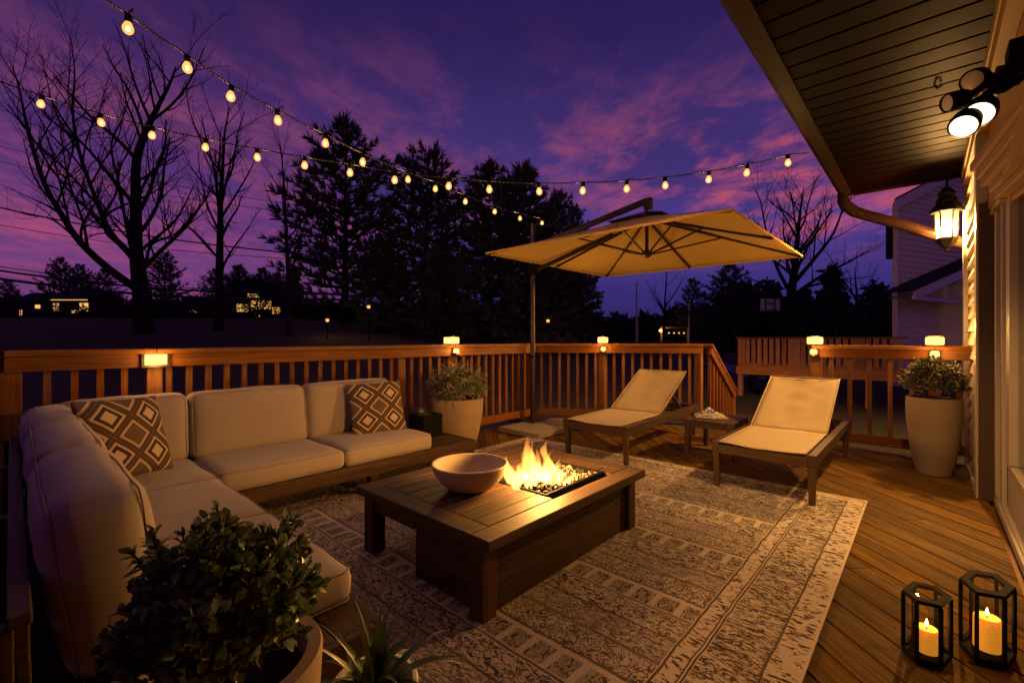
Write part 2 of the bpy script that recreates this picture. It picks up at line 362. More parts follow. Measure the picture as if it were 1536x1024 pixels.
# ================================================================== ground
b = MB(); rings = [0.6*1.09**k for k in range(77)]; NA = 120; rows = []
for r in rings:
    rows.append([Vector((r*math.cos(2*math.pi*k/NA), r*math.sin(2*math.pi*k/NA), 0)) for k in range(NA)])
rows = [[Vector((v.x, v.y, gz(v.x, v.y))) for v in q] for q in rows]
b.sheet(rows, True); b.add([Vector((0, 0, -.32))]+rows[0], [(0, k+1, (k+1) % NA+1) for k in range(NA)])
tag(b.build('lawn', M['lawn'], smooth=180), 'dark evening lawn around the deck', None, kind='structure')
def ribbon(pts, w, dz):
    rows = []
    for i, p in enumerate(pts):
        t = (pts[min(i+1, len(pts)-1)]-pts[max(i-1, 0)]); t.z = 0; t.normalize(); a = Vector((-t.y, t.x, 0))
        rows.append([Vector(((p+a*w*s).x, (p+a*w*s).y, gz((p+a*w*s).x, (p+a*w*s).y)+dz)) for s in (-.5, -.25, 0, .25, .5)])
    b = MB(); b.sheet(rows); return b
tag(ribbon([gp(980+k*22, 33+.25*k) for k in range(16)], 4.5, .05).build('road', M['road'], smooth=180), None, None, kind='structure')
tag(ribbon([gp(1060+k*9, 20-.55*k) for k in range(12)], 1.2, .04).build('path', M['path'], smooth=180), None, None, kind='structure')

# ================================================================== deck boards laid on the diagonal
DP = [(-4.3, -2.5), (.335, -2.5), (.335, 6.08), (-2.22, 6.5), (-4.3, 5.1)]
def clip(poly, P):
    for i in range(len(P)):
        ax, ay = P[i]; bx, by = P[(i+1) % len(P)]; out = []
        def sd(p): return (bx-ax)*(p[1]-ay)-(by-ay)*(p[0]-ax)
        for k in range(len(poly)):
            p, q = poly[k], poly[(k+1) % len(poly)]; a, c = sd(p), sd(q)
            if a >= 0: out.append(p)
            if (a >= 0) != (c >= 0):
                f = a/(a-c); out.append((p[0]+(q[0]-p[0])*f, p[1]+(q[1]-p[1])*f))
        poly = out
        if len(poly) < 3: return []
    return poly
LD = (FW*math.cos(rad(5))-RT*math.sin(rad(5))); AD = Vector((-LD.y, LD.x, 0))
b = MB(); bw, gap = .140, .010
for k in range(-40, 60):
    y0 = k*(bw+gap); cuts = [-12, random.uniform(-3, 1), random.uniform(1.5, 5), 14]
    for i in range(3):
        u0, u1 = cuts[i]+.002, cuts[i+1]-.002
        c = [LD*u0+AD*y0, LD*u1+AD*y0, LD*u1+AD*(y0+bw), LD*u0+AD*(y0+bw)]
        c = clip([(v.x, v.y) for v in c], DP)
        if c: b.prism(c, -.03, random.uniform(-.001, .001), (LD, AD, random.random()*30))
tag(b.build('deck', M['deck'], bevel=.003), None, None, kind='structure')
b = MB(); P2 = [Vector((x, y, 0)) for x, y in DP]
for i in range(1, 5):
    p, q = P2[i], P2[(i+1) % 5]; nrm = (q-p).cross(Vector((0, 0, 1))).normalized()
    b.bar(p+nrm*.02+Vector((0, 0, -.155)), q+nrm*.02+Vector((0, 0, -.155)), .03, .24)
tag(b.build('deck_edge_board', M['cedar']), None, None, kind='structure')
b = MB(); b.prism([(x*.99, y*.99) for x, y in DP], -.34, -.045)
tag(b.build('deck_underside', M['soil']), None, None, kind='structure')

# ================================================================== railings
ZT = 1.125
def railing(label, p0, p1, posts, inward, group='cedar railings round the deck', step=.127, off=.06):
    p0, p1, n = Vector(p0), Vector(p1), Vector(inward).normalized(); L = (p1-p0).length; T = (p1-p0).normalized()
    r = thing('deck_railing', (p0+p1)/2, label, 'railing', group)
    def Z(p, z): return Vector((p.x, p.y, z))
    ce, wm = M['cedar'], M['cedar2']
    m = MB(); cuts = [0]+[q*L for q in posts if .05 < q < .95][::2]+[L]
    for a, c in zip(cuts, cuts[1:]): m.bar(Z(p0+T*(a+.001), ZT-.019), Z(p0+T*(c-.001), ZT-.019), .145, .036)
    m.build('top_rail', wm, r, bevel=.004)
    m = MB()
    for a, c in zip(cuts, cuts[1:]): m.bar(Z(p0+T*(a+.001)+n*.034, 1.04), Z(p0+T*(c-.001)+n*.034, 1.04), .034, .094)
    m.build('rail_board', ce, r, bevel=.003)
    m = MB(); m.bar(Z(p0+n*.0, .155), Z(p1+n*.0, .155), .036, .098); m.build('bottom_rail', ce, r, bevel=.003)
    for q in posts:
        m = MB(); c = p0+T*(L*q)-n*.045; m.lim(c.x-.046, c.x+.046, c.y-.046, c.y+.046, 0, 1.08); m.build('post', wm, r, bevel=.004)
    s = off
    while s < L-.03:
        if all(abs(s-q*L) > .065 for q in posts):
            m = MB(); c = p0+T*s+n*.0; w = T*.019; d = n*.019
            m.bar(Z(c-n*.037, .10), Z(c-n*.037, 1.08), .037, .037, up=T); m.build('baluster', ce, r)
        s += step
    return r
A0, A1, A2 = Vector((-4.15, -.03, 0)), Vector((-4.15, 5.03, 0)), Vector((-2.27, 6.35, 0))
nC = Vector((A2-A1).cross(Vector((0, 0, 1)))).normalized()
railing('long cedar railing behind the beige sofa, running past the grassy concrete planter', A0, A1, [.006, .145, .562, .697, .992], (1, 0, 0))
railing('cedar railing across the cut corner behind the umbrella pole and left lounger', A1+(A2-A1)*.02, A2, [.41, .985], nC)
B0, B1 = Vector((-.93, 5.95, 0)), Vector((.30, 5.95, 0))
railing('short cedar railing between the stair gap and the house, behind the right planter', B0, B1, [.02, .80], (0, -1, 0), step=.165, off=.16)
# stair rail and steps
sr = thing('stair_railing', A2, 'sloping cedar stair railing running down from the cut-corner railing', 'railing')
q0, q1 = Vector((-2.22, 6.42, 1.08)), Vector((-2.22, 7.5, .36))
m = MB(); m.bar(q0+Vector((0, 0, .03)), q1+Vector((0, 0, .03)), .14, .036); m.build('handrail', M['cedar2'], sr, bevel=.004)
m = MB(); m.bar(q0+Vector((.04, 0, -.05)), q1+Vector((.04, 0, -.05)), .034, .10); m.build('rail_board', M['cedar'], sr, bevel=.003)
for k in range(8):
    f = (k+.5)/8; p = q0.lerp(q1, f); m = MB(); m.bar((p.x, p.y, gz(p.x, p.y)+.1 if k > 2 else -.1), (p.x, p.y, p.z), .037, .037); m.build('baluster', M['cedar'], sr)
m = MB(); m.bar((q1.x, q1.y-.04, -.4), (q1.x, q1.y-.04, q1.z-.02), .09, .09); m.build('post', M['cedar2'], sr, bevel=.004)
st = thing('deck_steps', (-1.6, 6.7, -.3), 'wooden steps down to the lawn at the gap in the railing', 'steps')
for k, (y, z) in enumerate(((6.62, -.13), (6.95, -.24))):
    m = MB(); m.lim(-2.15, -.98, y-.15, y+.15, z-.02, z+.02); m.build('tread', M['deck'], st, bevel=.004)
    m = MB(); m.lim(-2.13, -1.0, y-.145, y-.115, -.45, z-.022); m.build('riser', M['cedar'], st)

# ================================================================== lights on the posts
def post_light(p, n, label):
    p, n = Vector(p), Vector(n).normalized(); r = thing('post_light', p, label, 'post light', 'glowing post lights on the railing'); a = math.atan2(n.y, n.x)
    m = MB(); m.box(p+Vector((0, 0, .048)), (.135, .135, .076), rz=a); m.build('lens', M['lens'], r, bevel=.012)
    m = MB(); m.box(p+Vector((0, 0, .090)), (.137, .137, .006), rz=a); m.box(p+Vector((0, 0, .005)), (.14, .14, .008), rz=a); m.build('cap', M['bronze'], r, bevel=.004)
    f = p+n*.085+Vector((0, 0, -.075)); m = MB(); m.lathe([(.0, .032), (.026, .030), (.034, .012), (.034, -.022), (0, -.022)], f, 16); lo = m.build('face_lamp', M['lens'], r, smooth=40)
    m = MB(); m.lathe([(0, -.024), (.036, -.024), (.040, -.040), (.024, -.055), (0, -.058)], f, 16); m.box(f-n*.03, (.03, .05, .09), rz=a); m.build('holder', M['bronze'], r, smooth=40)
    lamp('post_glow', 'POINT', p+Vector((0, 0, .17))+n*.02, 20, WARM, .05, r); lamp('face_glow', 'POINT', f+n*.075, 3.6, WARM, .03, r)
post_light((-4.15, 3.50, ZT), (1, 0, 0), 'glowing post light on the long railing above the grassy concrete planter')
pc = A1+(A2-A1)*.42; post_light((pc.x, pc.y, ZT), nC, 'glowing post light on the cut-corner railing behind the left lounger')
post_light((B0.x+.02, 5.95, ZT), (0, -1, 0), 'glowing post light beside the stair gap, on the free end of the short railing')
post_light((.055, 5.95, ZT), (0, -1, 0), 'glowing post light above the shrub planter next to the house')
rl = thing('rail_light', (-4.1, .70, 1.045), 'flat rectangular lit light set in the rail behind the sofa corner', 'rail light')
m = MB(); m.lim(-4.099, -4.085, .635, .765, 1.008, 1.085); m.build('lens', M['lens'], rl, bevel=.003)
m = MB(); m.lim(-4.099, -4.080, .618, .635, .992, 1.1); m.lim(-4.099, -4.080, .765, .782, .992, 1.1); m.lim(-4.099, -4.080, .635, .765, 1.085, 1.1); m.lim(-4.099, -4.080, .635, .765, .992, 1.008); m.build('bezel', M['bronze'], rl)
lamp('rail_glow', 'POINT', (-4.02, .70, 1.03), 4.5, WARM, .05, rl)

# ================================================================== the house on the right
hs = thing('house', (.6, 3, 0), 'house side on the right with pale lap siding, brown soffit, gutter and dark glass door', 'house')
m = MB(); z = .04
while z < 2.7:
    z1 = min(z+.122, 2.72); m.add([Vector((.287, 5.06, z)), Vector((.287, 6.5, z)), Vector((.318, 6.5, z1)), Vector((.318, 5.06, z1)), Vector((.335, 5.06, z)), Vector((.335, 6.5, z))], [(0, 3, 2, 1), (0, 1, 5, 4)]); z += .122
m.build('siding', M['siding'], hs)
m = MB(); m.lim(.336, .5, -3, 6.5, 2.15, 2.9); m.lim(.336, .5, 4.9, 6.5, -.3, 2.148); m.lim(.45, .5, -3, 2.4, -.3, 2.148); m.lim(.31, 5.5, 6.5, 6.58, -.35, 2.9); m.build('wall', M['head'], hs)
m = MB(); m.lim(.272, .309, 6.44, 6.6, 0, 2.72); m.build('corner_board', M['trim'], hs, bevel=.003)
m = MB(); m.lim(.268, .335, -3, 6.5, 2.722, 2.868); m.lim(.255, .267, -3, 6.5, 2.80, 2.868); m.build('frieze_board', M['head'], hs, bevel=.003)
m = MB(); m.lim(.272, .335, 4.88, 5.05, 0, 2.72); m.lim(.272, .29, 5.07, 6.42, .0, .035); m.build('door_casing', M['trim'], hs, bevel=.003)
m = MB(); m.lim(.284, .372, 4.855, 4.877, .0, 2.2); m.build('door_jamb', M['trimbrown'], hs, bevel=.002)
df = MB(); df.lim(.362, .386, 4.72, 4.80, .07, 2.2); df.lim(.374, .40, 4.50, 4.58, .07, 2.2); df.lim(.385, .432, 4.25, 4.42, .39, 2.2)
df.lim(.36, .60, 2.2, 4.78, .0, .055); df.lim(.375, .60, 2.2, 4.76, .057, .072); o = df.build('door_frame', M['trim'], hs, bevel=.003)
m = MB(); m.lim(.385, .412, 4.62, 4.70, .07, 2.2); m.lim(.41, .44, 4.44, 4.9, .07, 2.2); m.build('door_track', M['trimbrown'], hs)
m = MB(); m.lim(.395, .445, 2.2, 4.42, .075, .36); m.lim(.388, .445, 2.2, 4.42, .362, .388); m.build('door_base_panel', M['trim'], hs, bevel=.004)
m = MB(); m.lim(.424, .436, 2.2, 4.25, .39, 2.2); m.build('door_glass', M['dark_glass'], hs)
m = MB()
for cx, cz_, w, h in ((.03, 2.335, .06, .056), (.052, 2.277, .052, .052), (.078, 2.222, .06, .05), (.110, 2.172, .05, .042), (.146, 2.126, .075, .045), (.20, 2.08, .06, .04)):
    m.bar((.212+cx, 4.32, cz_), (.485+cx, 1.9, cz_), w, h)
m.lim(.345, .40, 4.33, 4.86, 2.10, 2.30)
m.build('door_head_moulding', M['head'], hs, bevel=.004)
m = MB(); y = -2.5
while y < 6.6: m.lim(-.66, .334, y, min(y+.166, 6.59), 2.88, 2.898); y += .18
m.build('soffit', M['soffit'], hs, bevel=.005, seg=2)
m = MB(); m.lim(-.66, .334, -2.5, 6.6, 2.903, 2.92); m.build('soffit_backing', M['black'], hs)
gp_ = [(-.655, 2.865), (-.73, 2.86), (-.765, 2.88), (-.775, 2.93), (-.79, 2.965), (-.79, 2.985), (-.78, 2.985), (-.765, 2.94), (-.72, 2.875), (-.665, 2.878), (-.665, 3.0), (-.645, 3.0), (-.645, 2.865)]
m = MB(); m.sheet([[Vector((x, yy, z)) for x, z in gp_] for yy in (-2.5, 6.62)], True); m.add([Vector((x, 6.62, z)) for x, z in gp_[:8]]+[Vector((-.66, 6.62, 2.98))], [tuple(range(9))]); m.build('gutter', M['gutter'], hs)
m = MB(); m.lim(-.64, .5, 6.60, 6.635, 2.862, 2.99); m.build('fascia', M['gutter'], hs, bevel=.003)
m = MB(); m.add([Vector((-.72, -2.6, 3.0)), Vector((-.72, 6.66, 3.0)), Vector((5, 6.66, 5.3)), Vector((5, -2.6, 5.3)), Vector((-.7, -2.6, 3.05)), Vector((-.7, 6.66, 3.05)), Vector((5, 6.66, 5.38)), Vector((5, -2.6, 5.38))], [(0, 1, 2, 3), (7, 6, 5, 4), (0, 4, 5, 1), (1, 5, 6, 2)]); m.build('roof', M['roof'], hs)
m = MB(); m.tube([(-.72, 6.5, 2.88), (-.72, 6.5, 2.80), (-.70, 6.52, 2.74), (-.62, 6.57, 2.66), (-.52, 6.60, 2.61), (-.15, 6.62, 2.42), (.12, 6.64, 2.27), (.36, 6.66, 2.14), (.42, 6.66, 2.05), (.43, 6.66, -.2)], [.055, .06, .062, .062, .058, .058, .058, .06, .058, .058], 14)
m.build('downspout', M['gutter'], hs, smooth=50)
m = MB(); p = at(1402, 128, 3.03); m.tube([p+Vector((0, 0, .03)), p+Vector((0, 0, -.005)), p+Vector((.012, 0, -.025)), p+Vector((.03, 0, -.02)), p+Vector((.03, 0, -.005))], .006, 8)
m.build('hook', M['black'], hs, smooth=60)
# hanging wall lantern at the corner of the soffit
LP = at(1420, 340, 4.62); LP.z = 0
ln = thing('wall_lantern', (LP.x, LP.y, 2.07), 'large lit black lantern hanging at the soffit corner beside the house', 'lantern')
R6 = Matrix.Rotation(math.atan2(-LP.y, -LP.x)+rad(30), 3, 'Z')
m = MB(); m.lathe([(0, 2.73), (.03, 2.725), (.045, 2.70), (.068, 2.67), (.070, 2.655), (.055, 2.645), (.080, 2.60), (.088, 2.58), (.078, 2.57), (.138, 2.49), (.140, 2.475), (.094, 2.468), (.0, 2.467)], LP, 6, R6); m.build('roof', M['black'], ln, bevel=.004)
m = MB(); m.tube([LP+Vector((0, 0, 2.72)), LP+Vector((.0, 0, 2.78)), LP+Vector((.02, 0, 2.82)), LP+Vector((0, 0, 2.88))], .010, 8); m.lathe([(0, 2.865), (.05, 2.868), (.05, 2.879), (0, 2.879)], LP, 16); m.build('hook', M['black'], ln, smooth=40)
fr = MB()
for k in range(6):
    q = rad(60*k); a = LP+R6@Vector((.095*math.cos(q), .095*math.sin(q), 0)); c = LP+R6@Vector((.079*math.cos(q), .079*math.sin(q), 0)); fr.bar(c+Vector((0, 0, 2.2)), a+Vector((0, 0, 2.47)), .012, .012)
fr.build('frame', M['black'], ln)
m = MB(); m.lathe([(.090, 2.468), (.075, 2.21)], LP, 6, R6); m.build('glass', M['frost'], ln)
m = MB(); m.lathe([(0, 2.215), (.083, 2.214), (.088, 2.19), (.076, 2.165), (.046, 2.125), (.03, 2.115), (.018, 2.10), (.022, 2.085), (0, 2.065)], LP, 6, R6); m.build('base', M['black'], ln)
m = MB(); m.lathe([(0, 2.415), (.026, 2.41), (.038, 2.385), (.038, 2.335), (.024, 2.30), (.022, 2.29), (0, 2.288)], LP, 16); m.build('bulb', glowglass('lantern_bulb', (1, .66, .26), 6, .6), ln, smooth=60)
lamp('lantern_light', 'POINT', LP+Vector((0, 0, 2.34)), 270, (1, .54, .19), .035, ln); lamp('lantern_downlight', 'SPOT', LP+Vector((0, 0, 2.33)), 1250, (1, .51, .135), .04, ln, (0, 0, -1), 175, .06)
# twin flood light under the eave
fd = thing('flood_light', (.31, 3.1, 2.5), 'black security light under the eave with two lit heads and two unlit sensor heads', 'flood light')
heads = [((1468, 172), 2.10, .055, True), ((1445, 190), 2.08, .050, True), ((1458, 121), 2.02, .040, False), ((1421, 155), 1.98, .034, False)]
hub = at(1500, 125, 2.12)
m = MB(); m.box((.30, 3.12, 2.47), (.05, .16, .16)); m.tube([(.29, 3.12, 2.47), hub+Vector((.03, .05, .03)), hub], [.05, .055, .05], 12); m.build('bracket', M['black'], fd, smooth=40, bevel=.004)
for (px, py), d, r, on in heads:
    p = at(px, py, d); aim = Vector((-.20, -.66, -.62)).normalized() if on else (Vector((-.35, -.8, -.38)).normalized() if r > .035 else Vector((-.85, -.55, -.25)).normalized())
    Rm = aim.to_track_quat('Z', 'Y').to_matrix(); bk = .10 if on else .08
    m = MB(); m.lathe([(r*.97, -.001), (r*1.08, .006), (r*1.14, 0), (r*1.15, -.03), (r*1.05, -.07), (r*.6, -bk), (0, -bk-.01)], p, 24, Rm); h = m.build('lamp_head', M['black'], fd, smooth=40)
    m = MB(); m.lathe([(0, .004), (r*.7, .003), (r*.97, -.0015)], p, 24, Rm); m.build('lens', M['flood'] if on else M['flood_off'], h, smooth=60)
    m = MB(); m.tube([p-aim*bk, (p-aim*bk).lerp(hub, .5)+Vector((0, 0, .02)), hub], .016, 8); m.build('arm', M['black'], fd, smooth=60)
    if on: lamp('flood_beam', 'SPOT', p+aim*.02, 205, (1, .53, .14), .05, fd, Vector((-.22, .52, -.82)), 84, 1.0)
# ================================================================== soft things
def cushion(c, half, r, puff, n=(14, 14, 8), seed=0, M3=None, pinch=.0):
    hx, hy, hz = half; c = Vector(c); b = MB(); off = Vector((seed*7.3, seed*3.1, seed))
    def P(p):
        q = Vector((p.x*hx, p.y*hy, p.z*hz)); inn = Vector([max(-(h-r), min(h-r, a)) for a, h in zip(q, half)]); d = q-inn
        v = inn+(d.normalized()*r if d.length > 1e-7 else d)
        fx, fy, fz = 1-p.x**2, 1-p.y**2, 1-p.z**2
        v.z += math.copysign(puff*(max(0, fx)*max(0, fy))**.6, p.z)*(abs(p.z)**3)
        v.x += math.copysign(puff*.45*(max(0, fz)*max(0, fy))**.6, p.x)*abs(p.x)**3
        v.y += math.copysign(puff*.45*(max(0, fz)*max(0, fx))**.6, p.y)*abs(p.y)**3
        w = (v+off)*4.2; k = noise.noise(w)*.008+noise.noise(w*2.7)*.004
        v += (d.normalized() if d.length > 1e-7 else Vector((0, 0, 1)))*k
        return c+(M3@v if M3 is not None else v)
    nx, ny, nz = n
    def face(U, V, nu, nv, f):
        rows = [[P(f(-1+2*math.sin(math.pi/2*(2*i/nu-1))*.5+1-1+0 if False else math.sin(math.pi/2*(2*i/nu-1)), math.sin(math.pi/2*(2*j/nv-1)))) for i in range(nu+1)] for j in range(nv+1)]
        vs = [v for q in rows for v in q]; m = nu+1
        b.add(vs, [(j*m+i, j*m+i+1, (j+1)*m+i+1, (j+1)*m+i) for j in range(nv) for i in range(nu)])
    face(0, 0, nx, ny, lambda s, t: Vector((s, t, 1))); face(0, 0, nx, ny, lambda s, t: Vector((-s, t, -1)))
    face(0, 0, nx, nz, lambda s, t: Vector((s, -1, t))); face(0, 0, nx, nz, lambda s, t: Vector((-s, 1, t)))
    face(0, 0, ny, nz, lambda s, t: Vector((1, s, t))); face(0, 0, ny, nz, lambda s, t: Vector((-1, -s, t)))
    pip = MB(); k = .7071*r*.985
    for sg in (1, -1):
        pts = []; N = 12
        for cx, cy, a0 in ((1, 1, 0), (-1, 1, 90), (-1, -1, 180), (1, -1, 270)):
            for i in range(5):
                q = rad(a0+90*i/4); v = Vector((cx*(hx-r)+k*math.cos(q), cy*(hy-r)+k*math.sin(q), sg*(hz-r+k)))
                v += Vector((math.cos(q), math.sin(q), 0))*.0035+Vector((0, 0, sg*.0035)); pts.append(v)
        full = []
        for i, p in enumerate(pts):
            q = pts[(i+1) % len(pts)]; m = max(1, int((q-p).length/.06))
            full += [p.lerp(q, j/m) for j in range(m)]
        full.append(full[0]); full = [v+Vector((0, 0, noise.noise((v+off)*4.2)*.006)) for v in full]
        pip.tube([c+(M3@v if M3 is not None else v) for v in full], .0028, 6, False)
    return b, pip
def weld(o):
    bm = bmesh.new(); bm.from_mesh(o.data); bmesh.ops.remove_doubles(bm, verts=bm.verts, dist=.0004); bmesh.ops.recalc_face_normals(bm, faces=bm.faces); bm.to_mesh(o.data); bm.free()
    return o
sf = thing('sectional_sofa', (-3.2, .9, 0), 'L-shaped beige cushioned sectional sofa on a low brown wooden frame', 'sofa')
tk = M['teak']
m = MB()
for y in (.0, ): pass
m.bar((-1.36, .845, .19), (-3.20, .845, .19), .034, .10); m.bar((-1.377, .0, .19), (-1.377, .826, .19), .034, .10)
m.bar((-3.183, .865, .19), (-3.183, 2.97, .19), .034, .10); m.bar((-3.2, 2.953, .19), (-4.03, 2.953, .19), .034, .10)
m.bar((-4.03, 0, .19), (-4.03, 2.93, .19), .034, .10); m.bar((-1.4, .017, .19), (-4.0, .017, .19), .034, .10)
m.build('apron', tk, sf, bevel=.004)
m = MB()
for k in range(6): m.bar((-1.395, .07+.14*k, .228), (-3.17, .07+.14*k, .228), .132, .024)
for k in range(6): m.bar((-3.265-.142*k, .9, .228), (-3.265-.142*k, 2.935, .228), .134, .024)
m.build('platform', tk, sf, bevel=.003)
for x, y in ((-1.39, .03), (-1.39, .80), (-3.2, .80), (-3.2, 2.92), (-4.0, 2.92), (-4.0, .03), (-2.3, .80), (-2.3, .03), (-3.2, 1.9)):
    m = MB(); m.bar((x, y, 0), (x, y, .139), .07, .07); m.build('leg', tk, sf, bevel=.004)
m = MB()
for z in (.33, .45, .56): m.bar((-1.40, .02-.02*(z-.33), z), (-4.0, .02-.02*(z-.33), z), .024, .092)
for x in (-1.42, -2.3, -3.18, -3.98): m.bar((x, -.012, .0), (x, -.012, .60), .05, .034)
m.bar((-1.385, .012, .615), (-4.02, .012, .615), .038, .026)
for z in (.33, .45, .56): m.bar((-4.045, .02, z), (-4.045, 2.5, z), .024, .092)
m.build('back_frame', tk, sf, bevel=.004)
def cush(nm, c, half, r, puff, seed, M3=None, n=(14, 14, 8)):
    b, p = cushion(c, half, r, puff, n, seed, M3); o = weld(b.build(nm, M['sofa'], sf, smooth=180)); p.build('piping', M['piping'], o, smooth=180)
for i in range(3): cush('seat_cushion', (-1.955-.815*i, .555, .301), (.405, .295, .062), .040, .016, i+1)
for i in range(2): cush('seat_cushion', (-3.495, 1.26+.815*i, .306), (.315, .405, .066), .040, .016, i+5)
for i in range(3):
    cush('back_cushion', (-1.945-.805*i, .172, .565), (.40, .235, .105), .066, .022, i+9, Matrix.Rotation(rad(97), 3, 'X'))
for i in range(3):
    Mr = Matrix.Rotation(rad(-8), 3, 'Y')@Matrix(((0, 0, 1), (1, 0, 0), (0, 1, 0)))
    cush('back_cushion', (-3.875, (.50, 1.245, 2.055)[i], .575), ((.33, .405, .405)[i], .235, .10), .06, .022, i+14, Mr)
# patterned throw pillows
def pillow(c, n, roll, w, h, T, label):
    c, n = Vector(c), Vector(n).normalized(); up = (Vector((0, 0, 1))-n*n.z).normalized(); rt = up.cross(n)
    q = rad(roll); up, rt = up*math.cos(q)-rt*math.sin(q), rt*math.cos(q)+up*math.sin(q)
    b = MB(); N = 22
    for sg in (1, -1):
        vs, uv = [], []
        for j in range(N+1):
            for i in range(N+1):
                s, t = math.sin(math.pi/2*(2*i/N-1)), math.sin(math.pi/2*(2*j/N-1))
                e = (1-s*s)*(1-t*t); th = T*(max(e, 0)**.42); x = s*w*(1-.055*(1-t*t)); y = t*h*(1-.055*(1-s*s))
                k = noise.noise(Vector((x*9, y*9, sg+c.x)))*.012*e**.3 if e > 0 else 0
                vs.append(c+rt*x+up*y+n*sg*(th+k)); uv.append(((s+1)/2, (t+1)/2))
        m = N+1; fs = [(j*m+i, j*m+i+1, (j+1)*m+i+1, (j+1)*m+i) for j in range(N) for i in range(N)]
        if sg < 0: fs = [f[::-1] for f in fs]
        b.add(vs, fs, [[uv[k] for k in f] for f in fs])
    o = weld(b.build('throw_pillow', M['pillow'], None, loc=c, smooth=180)); tag(o, label, 'pillow', 'diamond patterned throw pillows')
pillow((-3.37, .44, .635), (.80, .52, .34), -3, .235, .235, .075, 'diamond patterned throw pillow tilted into the corner of the sofa')
pillow((-3.63, 2.20, .58), (.93, -.16, .34), 1, .25, .235, .07, 'diamond patterned throw pillow upright at the far end of the sofa')

# ================================================================== rug
RX0, RY0 = -3.56, .50
m = MB(); N = 24; rows = []
for j in range(N+1):
    rows.append([Vector((RX0+RWv*i/N, RY0+RLv*j/N, .011+.0015*noise.noise(Vector((i*.7, j*.7, 3))))) for RWv, RLv in ((3.24, 3.72),) for i in range(N+1)])
m.sheet(rows); low = [[Vector((v.x, v.y, .003)) for v in r] for r in rows]
edge = [rows[0], low[0]], [rows[-1], low[-1]], [[r[0] for r in rows], [r[0] for r in low]], [[r[-1] for r in rows], [r[-1] for r in low]]
for e_ in edge: m.sheet(list(e_))
tag(m.build('area_rug', M['rug'], None, loc=(RX0, RY0, 0)), 'large cream and dark brown woven outdoor rug with a double-lined border', 'rug')

# ================================================================== fire table with bowl, lava stones and flames
TX0, TX1, TY0, TY1, TZ = -2.375, -1.315, 1.305, 2.70, .372
PX0, PX1, PY0, PY1 = -1.83, -1.49, 1.90, 2.46
ft = thing('fire_table', ((TX0+TX1)/2, (TY0+TY1)/2, 0), 'low dark wooden coffee table with a rectangular fire pit in its top', 'fire table')
tw = M['table']; W = .112
m = MB(); z0, z1 = TZ-.048, TZ
m.lim(TX0, TX0+W, TY0, TY1, z0, z1); m.lim(TX1-W, TX1, TY0, TY1, z0, z1); m.lim(TX0+W+.003, TX1-W-.003, TY0, TY0+W, z0, z1); m.lim(TX0+W+.003, TX1-W-.003, TY1-W, TY1, z0, z1); m.build('top_border', tw, ft, bevel=.005)
m = MB(); x = TX0+W+.004; wd = (TX1-W-.004-x)/8
for k in range(8):
    a, c = x+wd*k+.0025, x+wd*(k+1)-.0025; ya, yb_ = TY0+W+.004, TY1-W-.004
    if c < PX0 or a > PX1: m.lim(a, c, ya, yb_, z0+.006, z1-.001)
    else:
        m.lim(a, c, ya, PY0-.012, z0+.006, z1-.001); m.lim(a, c, PY1+.012, yb_, z0+.006, z1-.001)
m.build('top_slats', tw, ft, bevel=.003)
m = MB()
for k in range(3):
    a, c = .012+.102*k, .012+.102*(k+1)-.003
    m.lim(-1.415, -1.39, 1.385, 2.61, a, c); m.lim(-1.87, -1.42, 1.365, 1.388, a, c); m.lim(-1.87, -1.42, 2.60, 2.622, a, c); m.lim(-1.895, -1.872, 1.365, 2.622, a, c)
m.build('burner_box', tw, ft, bevel=.002)
m = MB(); m.lim(TX0+.06, -1.9, TY0+.05, TY0+.075, TZ-.13, TZ-.049); m.lim(TX0+.06, -1.9, TY1-.075, TY1-.05, TZ-.13, TZ-.049); m.lim(TX0+.05, TX0+.075, TY0+.08, TY1-.08, TZ-.13, TZ-.049); m.lim(-1.385, -1.37, 1.42, 2.57, TZ-.085, TZ-.049); m.build('apron', tw, ft, bevel=.003)
for x, y in ((-1.405, 1.36), (-1.405, 2.615), (TX0+.075, TY0+.075), (TX0+.075, TY1-.075)):
    m = MB(); m.bar((x, y, 0), (x, y, TZ-.05), .085, .085); m.build('leg', tw, ft, bevel=.005)
m = MB(); m.lim(PX0, PX1, PY0, PY1, TZ-.055, TZ-.046)
for a in ((PX0-.012, PX0+.006, PY0-.01, PY1+.01), (PX1-.006, PX1+.012, PY0-.01, PY1+.01), (PX0+.006, PX1-.006, PY0-.01, PY0+.006), (PX0+.006, PX1-.006, PY1-.006, PY1+.01)): m.lim(*a, TZ-.04, TZ+.005)
m.build('fire_pan', M['black'], ft, bevel=.002)
t = NT('lava_stone'); r = t.xyz(t.uv('rnd')); c = t.mix(t.m_('GREATER_THAN', r[0], .62), (.035, .03, .028), (.22, .185, .15)); M['lava'] = t.done(t.bsdf(c, .22, .6, bump=t.noise(t.obj(), 60, 2), bs=.3, bd=.01))
m = MB(); ico = bmesh.new(); bmesh.ops.create_icosphere(ico, subdivisions=1, radius=1); iv = [v.co.copy() for v in ico.verts]; fi = [tuple(v.index for v in f.verts) for f in ico.faces]; ico.free()
for k in range(430):
    x, y = random.uniform(PX0+.012, PX1-.012), random.uniform(PY0+.012, PY1-.012); s = random.uniform(.009, .021); Rm = Matrix.Rotation(random.uniform(0, 6), 3, Vector((random.random(), random.random(), random.random())).normalized())
    p = Vector((x, y, TZ-.036+random.uniform(0, .034)))
    m.add([p+Rm@Vector((v.x*s*1.25, v.y*s, v.z*s*.75))*random.uniform(.85, 1.15) for v in iv], fi)
tag(m.build('lava_gravel', M['lava'], None, loc=(-1.66, 2.2, TZ-.04)), 'bed of dark and pale fire stones in the table fire pit', None, kind='stuff')
